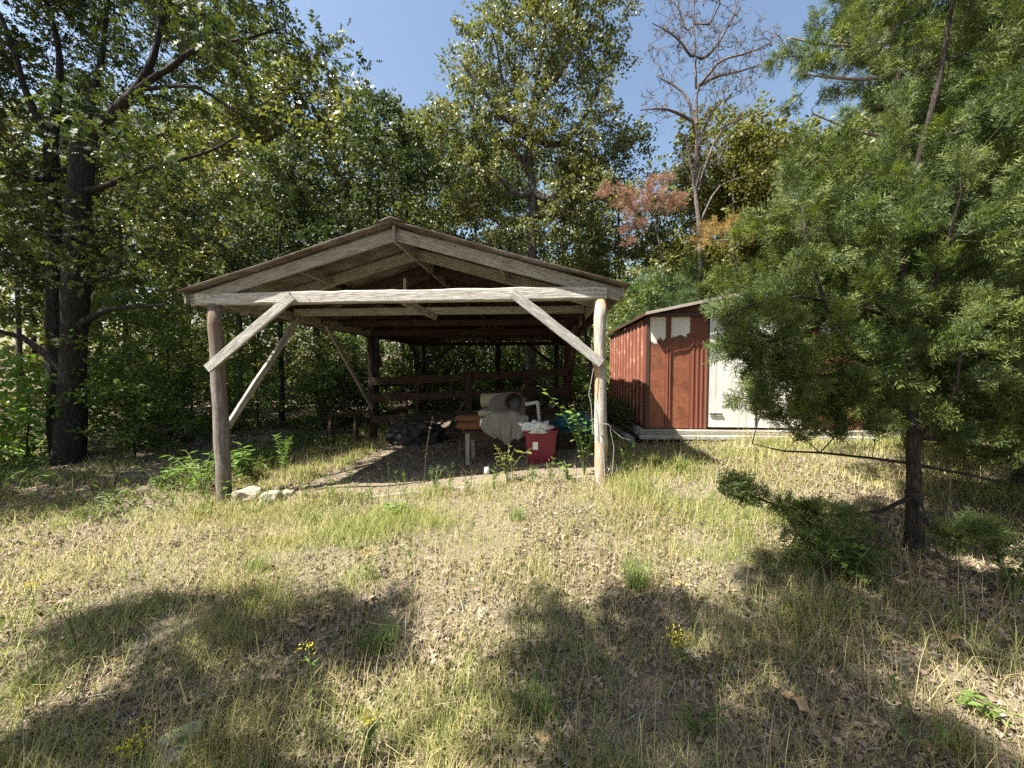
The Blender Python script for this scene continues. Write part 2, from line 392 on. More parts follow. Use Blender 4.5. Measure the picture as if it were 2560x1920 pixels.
def corrugated(name, origin, along, across, L, Wd, mat, parent, pitch=.076, amp=.009, trim=None, seg=8, sag=.006):
    """sheet of tin: corrugations run ALONG for L, side by side ACROSS for WD; TRIM(across distance) gives another length"""
    a = Vector(along).normalized(); c = Vector(across).normalized(); n = a.cross(c).normalized()
    if n.z < 0: n = -n
    nc = int(Wd / pitch * 4) + 1; V = []
    for i in range(seg + 1):
        for j in range(nc):
            w = Wd * j / (nc - 1); l0, l1 = (0, L) if trim is None else trim(w)
            l = l0 + (l1 - l0) * i / seg
            p = Vector(origin) + a * l + c * w + n * (amp * math.cos(2 * math.pi * w / pitch) + random.uniform(-1, 1) * .0012 + sag * math.sin(l * 3 + w))
            V.append(p)
    F = [(i * nc + j, i * nc + j + 1, (i + 1) * nc + j + 1, (i + 1) * nc + j) for i in range(seg) for j in range(nc - 1)]
    m = MB(); m.add(V, F); o = m.build(name, mat, parent, True)
    s = o.modifiers.new('solid', 'SOLIDIFY'); s.thickness = .003; s.offset = 0
    return o
sw = .684
for side in (-1, 1):
    for k in range(14):
        y = YR0 + k * (YR1 - YR0 - sw) / 13
        L = HW * math.sqrt(1 + SLP * SLP) + random.uniform(-.015, .03)
        o = Vector((XC, y, ZR + .012 + (k % 2) * .006))
        corrugated('roof_sheet', o, (side, random.uniform(-.003, .003), -SLP), (0, 1, 0), L, sw, MT['tin'], carport)
# ridge cap, its front end curling up
m = MB(); K = 24; V = []
for k in range(K + 1):
    f = k / K; y = YR0 - .03 + (YR1 - YR0 + .06) * f
    up = .022 * max(0, 1 - (y - YR0) / .5) ** 2
    for dx, dz in ((-.15, -.15 * SLP), (-.08, -.08 * SLP), (-.02, .0), (.02, .0), (.08, -.08 * SLP), (.15, -.15 * SLP)):
        V.append((XC + dx, y + random.uniform(-.004, .004), ZR + .028 + dz + up + random.uniform(-.003, .003)))
m.add(V, [(k * 6 + j, k * 6 + j + 1, k * 6 + j + 7, k * 6 + j + 6) for k in range(K) for j in range(5)])
o = m.build('ridge_cap', MT['tin'], carport, True); s = o.modifiers.new('solid', 'SOLIDIFY'); s.thickness = .004
# tin closing the far gable
for k in range(8):
    x0 = XC - HW + .1 + k * .69
    def trim(w, x0=x0): return (0, max(.05, zroof(x0 + w) - .03 - 2.545))
    corrugated('gable_sheet', (x0, YB + .1 + (k % 2) * .02, 2.545), (0, 0, 1), (1, 0, 0), 1, .7, MT['tin'], carport, trim=trim, seg=5)
# nails and cut ends: small blocks at the eave corners of the front
for x, s in ((XC - HW + .05, -1), (XC + HW - .05, 1)):
    board('eave_board', (x, YR0 + .07, zroof(x) - .075), (x, YR1 - .2, zroof(x) - .075), .11, .025, MT['wood_rake'], carport, seg=16)

# nail heads along the right-hand rake and the front beam
nm = MB(); nm.tube([(0, 0, 0), (0, -.004, 0)], .0065, 6); nme = nm.mesh('nail_head', MT['post_dark'])
for k in range(22):
    f = (k + random.random() * .6) / 22; x = XC + .15 + f * 2.5
    link('nail_head', nme, carport, Matrix.Translation((x, YF - .0415, zroof(x) - zo + random.choice((-.035, 0, .035)))))
for x in (-4.3, -4.2, -2.9, -.3, .62, .7):
    link('nail_head', nme, carport, Matrix.Translation((x, YF - .068, 2.45 + random.uniform(-.04, .04))))
# board lying along the front of the earth floor
e0 = P(925, 1254, 4.75); e1 = P(1452, 1196, 4.82)
ed = board('edging_board', (e0.x, e0.y, g1(e0.x, e0.y) - .012), (e1.x, e1.y, g1(e1.x, e1.y) - .004), .06, .07, MT['wood_rake'], None, jit=.006, seg=14, wavy=.006)
tag(ed, 'low weathered board edging the dark earth floor of carport', 'board')

# ------------------------------------------------------------------ board fence between the middle posts
fence = thing('board_fence', (-1.8, 9.15, 0), 'dark three-rail board fence across the middle of carport', 'fence')
for zl, zr in ((1.24, 1.47), (.82, 1.04), (.30, .53)):
    board('rail', (XL + .05, YM - .14, zl), (-1.75, YM - .14, (zl + zr) / 2 + random.uniform(-.02, .02)), .18, .035, MT['wood_brown_shaded'], fence, seg=8)
    board('rail', (-1.73, YM - .14, (zl + zr) / 2), (XR - .1, YM - .14, zr), .18, .035, MT['wood_brown_shaded'], fence, seg=8)
board('upright', (-1.76, YM - .185, g1(-1.76, YM) - .1), (-1.76, YM - .185, 1.5), .17, .04, MT['wood_brown_shaded'], fence, (1, 0, 0))
board('upright', (-3.05, YM - .1, g1(-3, YM) - .1), (-3.05, YM - .1, 1.3), .1, .04, MT['wood_brown_shaded'], fence, (1, 0, 0))
board('upright', (-.35, YM - .1, g1(-.3, YM) - .1), (-.35, YM - .1, 1.5), .12, .04, MT['wood_brown_shaded'], fence, (1, 0, 0))
fence2 = thing('board_fence', (XL, 11.4, 0), 'low rail fence running back along the left side of carport', 'fence')
for z in (1.15, .75, .35):
    board('rail', (XL + .13, YM + .15, z), (XL + .1, YB - .1, z + random.uniform(-.05, .05)), .13, .03, MT['wood_brown_shaded'], fence2, seg=8)
board('upright', (XL + .17, 11.3, g1(XL, 11.3) - .1), (XL + .17, 11.3, 1.25), .1, .035, MT['wood_brown_shaded'], fence2, (0, 1, 0))

# ------------------------------------------------------------------ metal shed
MT['shed_brown'] = plain('shed_brown', (.155, .053, .033), .5, .4, .22, 5, bumpy=.05)
m, t, b = newmat('shed_rib'); f = noise(t, coord(t, (4, 4, 1.2)), 4, 6, .7)
c = ramp(t, f, [(.45, (.17, .06, .038)), (.56, (.26, .12, .08)), (.7, (.5, .38, .31))])
t.links.new(c, b.inputs['Base Color']); b.inputs['Roughness'].default_value = .6; MT['shed_rib'] = m
m, t, b = newmat('shed_panel')   # rust with old white paint left towards the top
geo = coord(t); sp = t.nodes.new('ShaderNodeSeparateXYZ'); t.links.new(geo, sp.inputs[0])
n1 = noise(t, coord(t, (2.6, 1, .7)), 1.5, 1, .3); n2 = noise(t, geo, 38, 6, .7); n3 = noise(t, geo, 6, 6, .65)
rust = ramp(t, n2, [(.3, (.12, .038, .021)), (.5, (.22, .072, .034)), (.7, (.3, .112, .055))])
rust = mixc(t, ramp(t, n3, [(.35, (.6, .6, .6)), (.65, (1.15, 1.15, 1.15))]), (0, 0, 0), rust)
m1 = t.nodes.new('ShaderNodeMath'); m1.operation = 'MULTIPLY_ADD'; t.links.new(n1, m1.inputs[0]); m1.inputs[1].default_value = .8; t.links.new(sp.outputs['Z'], m1.inputs[2])
m2 = t.nodes.new('ShaderNodeMath'); m2.operation = 'MULTIPLY_ADD'; t.links.new(n3, m2.inputs[0]); m2.inputs[1].default_value = .3; t.links.new(m1.outputs[0], m2.inputs[2])
fr = N(t, 'ShaderNodeMapRange'); t.links.new(m2.outputs[0], fr.inputs[0]); fr.inputs[1].default_value = 2.6; fr.inputs[2].default_value = 2.63
edge = N(t, 'ShaderNodeMapRange'); t.links.new(m2.outputs[0], edge.inputs[0]); edge.inputs[1].default_value = 2.48; edge.inputs[2].default_value = 2.61
rust = mixc(t, edge.outputs[0], rust, (.09, .03, .018))
c = mixc(t, fr.outputs[0], rust, (.62, .58, .5))
t.links.new(c, b.inputs['Base Color']); b.inputs['Roughness'].default_value = .6; bump(t, b, n2, .12, .005); MT['shed_panel'] = m
m, t, b = newmat('door_white'); f = noise(t, coord(t, (2, 2, .5)), 3, 5, .6)
c = ramp(t, f, [(.3, (.46, .445, .4)), (.6, (.6, .59, .54))]); s = noise(t, coord(t, (6, 6, 1)), 5, 6, .7)
c = mixc(t, ramp(t, s, [(.66, (0, 0, 0)), (.74, (1, 1, 1))]), c, (.45, .38, .3))
t.links.new(c, b.inputs['Base Color']); b.inputs['Roughness'].default_value = .45; bump(t, b, noise(t, coord(t, (1, 1, .6)), 2.2, 2, .4), .35, .06); MT['door_white'] = m
MT['shed_trim'] = plain('shed_trim', (.06, .034, .027), .5, .4)
MT['roof_trim'] = plain('roof_trim', (.3, .26, .23), .5, .4, .3)
MT['black'] = plain('black', (.02, .02, .02), .5)

SX0, SX1, SY0, SY1, SZ0, SZ1, SPK = 1.74, 5.16, 6.6, 10.0, .56, 2.41, 2.80
SXC = (SX0 + SX1) / 2
shed = thing('metal_shed', (SXC, 8.3, .46), 'rust-red metal garden shed with white sliding doors behind cedar branches', 'shed')
def flat(name, x0, x1, z0, z1, y, th, mat, parent=shed, lab=None, ribs=0, ramp_=.006, bev=True):
    """front panel facing -Y; RIBS raised vertical ribs pressed into it"""
    m = MB()
    if ribs:
        V = []; n = ribs * 4; xs = []
        for k in range(ribs):
            p = (x1 - x0) / ribs; b0 = x0 + k * p
            xs += [(b0, 0), (b0 + p * .55, 0), (b0 + p * .65, 1), (b0 + p * .9, 1)]
        xs.append((x1, 0))
        for z in (z0, (z0 + z1) / 2, z1):
            for x, r in xs: V.append((x, y - r * ramp_ * 2 + random.uniform(-.001, .001), z))
        k = len(xs); m.add(V, [(r * k + i, r * k + i + 1, (r + 1) * k + i + 1, (r + 1) * k + i) for r in range(2) for i in range(k - 1)])
        o = m.build(name, mat, parent); s = o.modifiers.new('solid', 'SOLIDIFY'); s.thickness = th; s.offset = -1
    else:
        m.box(((x0 + x1) / 2, y + th / 2, (z0 + z1) / 2), (x1 - x0, th, z1 - z0)); o = m.build(name, mat, parent)
        if bev: bevel(o, .004)
    if lab: o['label'] = lab
    return o
for xa, sgn in ((SX0, 1), (SX1, -1)):
    def xx(a, b_): return (xa + a, xa + b_) if sgn > 0 else (xa - b_, xa - a)
    flat('corner_trim', *xx(-.01, .05), SZ0, SZ1, SY0 - .012, .03, MT['shed_trim'])
    flat('wall_panel', *xx(.05, .31), SZ0, SZ1, SY0, .02, MT['shed_panel'], lab='rusted flat panel with peeling white paint at the top')
    flat('batten', *xx(.31, .39), SZ0, SZ1, SY0 - .014, .02, MT['shed_brown'], ribs=2)
    flat('wall_panel', *xx(.39, .70), SZ0, SZ1, SY0, .02, MT['shed_panel'], lab='rusted flat panel with scalloped white paint above')
    flat('wall_panel', *xx(.70, .985), SZ0, SZ1, SY0 - .01, .01, MT['shed_brown'], ribs=4, lab='dark red ribbed panel')
flat('sliding_door', 2.735, 3.475, SZ0 + .03, SZ1 - .03, SY0 - .045, .02, MT['door_white'], ribs=6, ramp_=.0012)
dr = flat('sliding_door', 3.49, 4.19, SZ0 + .03, SZ1 - .03, SY0 - .06, .02, MT['door_white'], ribs=6, ramp_=.0012)
flat('door_edge', 3.472, 3.492, SZ0 + .05, 1.42, SY0 - .07, .012, MT['black'])
flat('door_handle', 3.44, 3.472, 1.42, 1.58, SY0 - .075, .02, MT['roof_trim'])
flat('door_edge', 2.712, 2.733, SZ0 + .03, SZ1 - .03, SY0 - .05, .03, MT['black'])
flat('door_bar', 2.75, 2.95, .795, .82, SY0 - .075, .02, MT['black'])  # short black bar low on the left door
flat('door_track', SX0 + .05, SX1 - .05, SZ1 + .001, SZ1 + .06, SY0 - .07, .09, MT['shed_trim'])
m = MB(); y0 = SY0 - .004
m.add([(SX0, y0, SZ1), (SX1, y0, SZ1), (SX1, y0, SZ1 + .02), (SXC, y0, SPK - .03), (SX0, y0, SZ1 + .02)] + [(SX0, y0 + .02, SZ1), (SX1, y0 + .02, SZ1), (SX1, y0 + .02, SZ1 + .02), (SXC, y0 + .02, SPK - .03), (SX0, y0 + .02, SZ1 + .02)],
      [(0, 1, 2, 3, 4), (9, 8, 7, 6, 5), (0, 5, 6, 1), (1, 6, 7, 2), (2, 7, 8, 3), (3, 8, 9, 4), (4, 9, 5, 0)])
m.build('gable_panel', MT['shed_brown'], shed)
# side and rear walls of narrow sheets with standing ribs
def sidewall(x, sgn):
    n = 12; p = (SY1 - SY0) / n
    for k in range(n):
        y0 = SY0 + k * p
        m = MB(); m.box((x + .008 * sgn * -1, y0 + p / 2, (SZ0 + SZ1) / 2), (.016, p - .004, SZ1 - SZ0))
        o = m.build('wall_panel', MT['shed_brown'], shed)
        for dy in (p * .97,):
            m = MB(); w = .022; zz0, zz1 = SZ0 + .005, SZ1 - random.uniform(.005, .04)
            V = [(x + .001 * sgn, y0 + dy - w, 0), (x + .016 * sgn, y0 + dy - w * .4, 0), (x + .016 * sgn, y0 + dy + w * .4, 0), (x + .001 * sgn, y0 + dy + w, 0)]
            V = [(a, b_, zz0) for a, b_, _ in V] + [(a, b_, zz1) for a, b_, _ in V]
            m.add(V, [(0, 1, 5, 4), (1, 2, 6, 5), (2, 3, 7, 6), (4, 5, 6, 7), (3, 2, 1, 0), (0, 4, 7, 3)])
            m.build('rib', MT['shed_rib'], o)
sidewall(SX0, -1); sidewall(SX1, 1)
m = MB(); m.box((SXC, SY1 - .012, (SZ0 + SZ1) / 2), (SX1 - SX0 - .04, .02, SZ1 - SZ0)); m.build('rear_wall', MT['shed_brown'], shed)
m = MB(); m.box((SXC, (SY0 + SY1) / 2, SZ0 - .015), (SX1 - SX0 - .05, SY1 - SY0 - .05, .03)); m.build('floor_plate', MT['shed_trim'], shed)
# roof
RY0, RY1 = SY0 - .19, SY1 + .1; npan = 6
for side in (-1, 1):
    xe = SX0 - .07 if side < 0 else SX1 + .07; ze = SZ1 + .035; 
    for k in range(npan):
        ya = RY0 + (RY1 - RY0) * k / npan; yb = RY0 + (RY1 - RY0) * (k + 1) / npan - .004
        V = []
        for (y, r) in ((ya, 1), (ya + .03, 1), (ya + .05, 0), (yb, 0)):
            V += [(xe, y, ze + r * .015), (SXC, y, SPK + r * .015)]
        m = MB(); m.add(V, [(0, 1, 3, 2), (2, 3, 5, 4), (4, 5, 7, 6)]); o = m.build('roof_sheet', MT['shed_trim'], shed)
        s = o.modifiers.new('solid', 'SOLIDIFY'); s.thickness = .006; s.offset = 0
    board('rake_trim', (xe, RY0 - .012, ze + .0), (SXC + side * -.001 + side * .001, RY0 - .012, SPK + .0), .045, .012, MT['roof_trim'], shed, jit=.001)
    board('eave_trim', (xe + .008 * side, RY0, ze - .01), (xe + .008 * side, RY1, ze - .01), .05, .012, MT['shed_trim'], shed, jit=.001)
# timbers under the shed
board('base_timber', (SX0 - .1, SY0 - .06, .49), (SX1 + .1, SY0 - .06, .51), .1, .12, MT['wood_rake'], shed, seg=14)
board('base_timber', (SX0 - .15, SY0 - .2, .435), (SX1 + .05, SY0 - .2, .455), .06, .1, MT['wood_grey'], shed, seg=14)
board('base_timber', (SX0 - .06, SY0 + .05, .48), (SX0 - .06, SY1, .42), .12, .1, MT['wood_grey'], shed, seg=10)
board('base_timber', (SX0 - .26, SY0 - .1, .36), (SX0 - .22, SY1 + .1, .32), .1, .1, MT['wood_grey'], shed, seg=10)
board('base_timber', (SX1 + .02, SY0 + .05, .5), (SX1 + .02, SY1, .5), .12, .1, MT['wood_grey'], shed, seg=10)
# ------------------------------------------------------------------ trees: skeletons, tubes, leaves
def unit(a): return a / np.maximum(np.linalg.norm(a, axis=-1, keepdims=True), 1e-9)
def rdir(n): return unit(rng.normal(size=(n, 3)))

def sample_env(ells, n, mind, shell=.35):
    """n points spread through a union of ellipsoids (centre, radii), no two nearer than MIND"""
    vol = np.array([e[1][0] * e[1][1] * e[1][2] for e in ells]) ** .8; vol = vol / vol.sum()
    k = n * 12; idx = rng.choice(len(ells), k, p=vol)
    C = np.array([tuple(e[0]) for e in ells], float)[idx]; Rr = np.array([tuple(e[1]) for e in ells], float)[idx]
    rad = (shell ** 3 + (1 - shell ** 3) * rng.random(k)) ** (1 / 3)
    pts = C + rdir(k) * rad[:, None] * Rr
    out = np.empty((0, 3))
    for p in pts:
        if len(out) == 0 or ((out - p) ** 2).sum(1).min() > mind * mind:
            out = np.vstack([out, p])
            if len(out) >= n: break
    return out

class Skel:
    def __init__(s): s.p = []; s.par = []; s.r = []; s.len = []
    def limb(s, pts, rad, start=None):
        """a chain of nodes; START: index of the node it leaves from"""
        prev = start; first = None
        for i, q in enumerate(pts):
            s.p.append(np.array(q, float)); s.par.append(-1 if prev is None else prev)
            f = i / max(len(pts) - 1, 1); s.r.append(rad[0] + (rad[1] - rad[0]) * f)
            s.len.append(0 if prev is None else s.len[prev] + np.linalg.norm(s.p[-1] - s.p[prev]) * .4)
            prev = len(s.p) - 1
            if first is None: first = prev
        return first, prev
    def grow(s, T, bf=.35, step=.4, wob=.07, up=.35, skip=0, rtip=.006):
        """join every target to the skeleton (least extra length first)"""
        T = np.asarray(T); n = len(T); best = np.full(n, 1e9); bp = np.zeros(n, int); done = np.zeros(n, bool); s.tip = np.zeros(n, int)
        def upd(i):
            d = T - s.p[i]; L = np.linalg.norm(d, axis=1)
            c = L + bf * s.len[i] + up * np.maximum(0, -d[:, 2]) + .15 * L * L
            w = (c < best) & ~done; best[w] = c[w]; bp[w] = i
        for i in range(skip, len(s.p)): upd(i)
        for _ in range(n):
            c = np.where(done, 1e9, best); j = int(c.argmin()); done[j] = True
            a = s.p[bp[j]]; b = T[j]; L = np.linalg.norm(b - a); k = max(1, int(L / step)); prev = bp[j]
            sag = np.array([0, 0, -.10 * L])
            for q in range(1, k + 1):
                f = q / k; pt = a + (b - a) * f + sag * math.sin(math.pi * f) + (rng.normal(size=3) * wob * step if q < k else 0)
                s.p.append(pt); s.par.append(prev); s.r.append(rtip); s.len.append(s.len[prev] + L / k); prev = len(s.p) - 1
                upd(prev)
            s.tip[j] = prev
    def radii(s, tip=.006, e=2.3):
        n = len(s.p); acc = np.zeros(n); ch = [[] for _ in range(n)]
        for i in range(n):
            if s.par[i] >= 0: ch[s.par[i]].append(i)
        rr = np.array(s.r)
        order = sorted(range(n), key=lambda i: -s.depth(i)) if False else range(n - 1, -1, -1)
        for i in order:
            v = acc[i] ** (1 / e) if acc[i] > 0 else tip
            rr[i] = max(rr[i], v) if rr[i] <= tip * 1.5 else rr[i]
            if s.par[i] >= 0: acc[s.par[i]] += rr[i] ** e if rr[i] < .6 else 0
        s.rr = rr; s.ch = ch
    def dir(s, i):
        p = s.par[i]
        return unit(s.p[i] - s.p[p]) if p >= 0 else np.array([0, 0, 1.])

class Bulk:
    """vertices and faces gathered as arrays"""
    def __init__(s): s.V = []; s.F = {3: [], 4: []}; s.n = 0
    def add(s, V, F):
        F = np.asarray(F); s.V.append(V); s.F[F.shape[1]].append(F + s.n); s.n += len(V)
    def mesh(s, name, mat, smooth=False):
        return raw_mesh(name, np.concatenate(s.V), [np.concatenate(f) for f in s.F.values() if f], mat, smooth)

def tube(bulk, pts, rad, k, rough=0):
    pts = np.asarray(pts); n = len(pts)
    t = np.gradient(pts, axis=0) if n > 1 else np.array([[0, 0, 1.]]); t = unit(t)
    ref = np.array([.31, .83, .47]); a = unit(np.cross(t, ref)); c = np.cross(t, a)
    an = np.arange(k) * 2 * np.pi / k
    r = np.asarray(rad)[:, None] * (1 + rough * (rng.random((n, k)) - .5))
    V = pts[:, None] + (a[:, None] * np.cos(an)[None, :, None] + c[:, None] * np.sin(an)[None, :, None]) * r[..., None]
    i = np.arange(n - 1)[:, None] * k + np.arange(k)[None]; j = np.arange(n - 1)[:, None] * k + (np.arange(k)[None] + 1) % k
    F = np.stack([i, j, j + k, i + k], -1).reshape(-1, 4)
    bulk.add(V.reshape(-1, 3), F)

def wood(sk, bulk, kmax=12, rough=.12, rmin=0):
    n = len(sk.p)
    starts = [i for i in range(n) if sk.par[i] < 0]
    while starts:
        i = starts.pop(); pts = []; rad = []
        if sk.par[i] >= 0: pts.append(sk.p[sk.par[i]]); rad.append(min(sk.rr[i] * 1.25, sk.rr[sk.par[i]]))
        while True:
            pts.append(sk.p[i]); rad.append(sk.rr[i])
            if not sk.ch[i]: break
            c = sorted(sk.ch[i], key=lambda q: -sk.rr[q]); starts += c[1:]; i = c[0]
        if len(pts) < 2 or max(rad) < rmin: continue
        m = max(rad); k = kmax if m > .12 else 8 if m > .06 else 5 if m > .02 else 3
        if len(pts) > 2 and m > .03:   # round off the chain
            P_ = np.array(pts); q = [P_[0]]; rr = [rad[0]]
            for a in range(len(P_) - 1):
                q += [P_[a] * .75 + P_[a + 1] * .25, P_[a] * .25 + P_[a + 1] * .75]; rr += [rad[a] * .75 + rad[a + 1] * .25, rad[a] * .25 + rad[a + 1] * .75]
            q.append(P_[-1]); rr.append(rad[-1]); pts, rad = q, rr
        tube(bulk, pts, rad, k, rough)

OAK = (np.array([(0, 0, 0), (.33, 0, .02), (.63, 0, .02), (1, 0, -.06), (.25, .27, .07), (.55, .36, .09), (.82, .2, .03), (.25, -.27, .07), (.55, -.36, .09), (.82, -.2, .03)]),
       np.array([(0, 1, 4), (1, 2, 5), (2, 3, 6), (1, 0, 7), (2, 1, 8), (3, 2, 9)]))
KITE = (np.array([(0, 0, 0), (.5, .27, .07), (1, 0, -.06), (.5, -.27, .07)]), np.array([(0, 2, 1), (0, 3, 2)]))
LANCE = (np.array([(0, 0, 0), (.4, .12, .03), (1, 0, -.12), (.4, -.12, .03)]), np.array([(0, 2, 1), (0, 3, 2)]))
OVAL = (np.array([(0, 0, 0), (.25, .24, .05), (.65, .27, .05), (1, 0, -.08), (.65, -.27, .05), (.25, -.24, .05), (.5, 0, 0)]),
        np.array([(0, 6, 1), (1, 6, 2), (2, 6, 3), (3, 6, 4), (4, 6, 5), (5, 6, 0)]))
def _spray(nb=8, ln=.5, seed=1):
    r = random.Random(seed)
    V = [(k / nb, 0, .03 * math.sin(3 * k / nb)) for k in range(nb + 1)]; F = []
    for k in range(nb):
        s = 1 if k % 2 else -1; f = k / nb; l = ln * (1 - .55 * f) * (1 if k < nb - 1 else .3)
        a_ = r.uniform(-1.1, 1.1); V.append((k / nb + l * .85, s * l * .7 * math.cos(a_), l * .7 * math.sin(a_))); F.append((k, k + 1, len(V) - 1) if s > 0 else (k + 1, k, len(V) - 1))
    return np.array(V), np.array(F)
SPRAY = _spray()
def _tuft(nn=22):
    r = np.random.default_rng(4); V = []; F = []
    for k in range(nn):
        a = r.random() * 6.283; e = .35 + r.random() * .9; d = np.array([math.cos(e), math.sin(e) * math.cos(a), math.sin(e) * math.sin(a)])
        sd = np.cross(d, r.normal(size=3)); sd /= np.linalg.norm(sd); b = np.array([-.15 * r.random(), 0, 0])
        n0 = len(V); V += [b - sd * .011, b + sd * .011, b + d * (.7 + .3 * r.random()) + np.array([0, 0, -.08])]; F.append((n0, n0 + 1, n0 + 2))
    return np.array(V), np.array(F)
TUFT = _tuft()

def scatter(bulk, tpl, pos, ax, nrm, size):
    tv, tf = tpl; n = len(pos)
    ax = unit(ax); sd = unit(np.cross(nrm, ax)); nz = np.cross(ax, sd)
    s = np.asarray(size).reshape(-1, 1, 1)
    V = pos[:, None] + s * (tv[None, :, :1] * ax[:, None] + tv[None, :, 1:2] * sd[:, None] + tv[None, :, 2:3] * nz[:, None])
    F = (tf[None] + (np.arange(n) * len(tv))[:, None, None]).reshape(-1, 3)
    bulk.add(V.reshape(-1, 3), F)

def clumps(bulk, tpl, C, rad, per, size, flat=.75, droop=.15, up=.55, twig=None, tips=None):
    """leaf clumps round the points C"""
    n = len(C) * per; idx = np.repeat(np.arange(len(C)), per)
    rad = np.broadcast_to(np.asarray(rad, float), (len(C),))
    # leaves gather on a handful of twigs in each clump, so the clump has holes
    nt_ = 9; tw = rdir(len(C) * nt_).reshape(len(C), nt_, 3); tw[..., 2] = tw[..., 2] * flat + .12
    ti = rng.integers(0, nt_, n); d = tw[idx, ti]; f = .25 + .75 * rng.random(n) ** .7
    pos = C[idx] + d * (f * rad[idx])[:, None] + rng.normal(size=(n, 3)) * (.13 * rad[idx])[:, None]
    ax = d + rdir(n) * .9; ax[:, 2] -= droop
    nr = rdir(n) * .8 + d * .3; nr[:, 2] += up
    sz = size * (.65 + .6 * rng.random(n))
    scatter(bulk, tpl, pos, ax, nr, sz)
    if twig is not None:
        for k in range(len(C)):
            for q in range(0, nt_, 2):
                e = C[k] + tw[k, q] * rad[k] * .9; mid = C[k] + tw[k, q] * rad[k] * .45 + rng.normal(size=3) * .04
                tube(twig, [C[k], mid, e], [.007, .005, .003], 3)

def sprays(bulk, tpl, C, D, per, size, ln, rad, up=.25, out=.7):
    """conifer foliage strung along the branch direction D at the points C"""
    n = len(C) * per; idx = np.repeat(np.arange(len(C)), per); d = D[idx]
    s = rng.random(n) * 1.25 - .55; rd = rdir(n); rd = unit(rd - d * (rd * d).sum(1, keepdims=True))
    pos = C[idx] + d * (s * ln)[:, None] + rd * (rad * rng.random(n) ** 1.2 * (1.1 - .5 * np.abs(s)))[:, None]
    ax = d * .75 + rd * out + rng.normal(size=(n, 3)) * .25; ax[:, 2] += up
    nr = rdir(n); nr[:, 2] += .5
    scatter(bulk, tpl, pos, ax, nr, size * (.6 + .7 * rng.random(n)))

def tree_object(name, label, cat, base, wd, cr, wmat, cmat, group=None, crown='crown', extra=()):
    root = thing(name, base, label, cat, group)
    link('trunk', wd.mesh('trunk', wmat, True), root)
    if cr is not None: link(crown, cr.mesh(crown, cmat), root)
    for nm, bk, mt in extra: tag(link(nm, bk.mesh(nm, mt), root), kind='stuff')
    return root
def copy_thing(root, loc, rz, sc, label, group=None):
    r = root.copy(); COL.objects.link(r); r.location = loc; r.rotation_euler = (0, 0, rz); r.scale = (sc, sc, sc) if not hasattr(sc, '__len__') else sc
    r['label'] = label
    if group: r['group'] = group
    for ch in list(root.children):
        c = ch.copy(); COL.objects.link(c); c.parent = r
    return r
def PL(l, Y): return [P(a, b, Y + (c[0] if c else 0)) for a, b, *c in l]

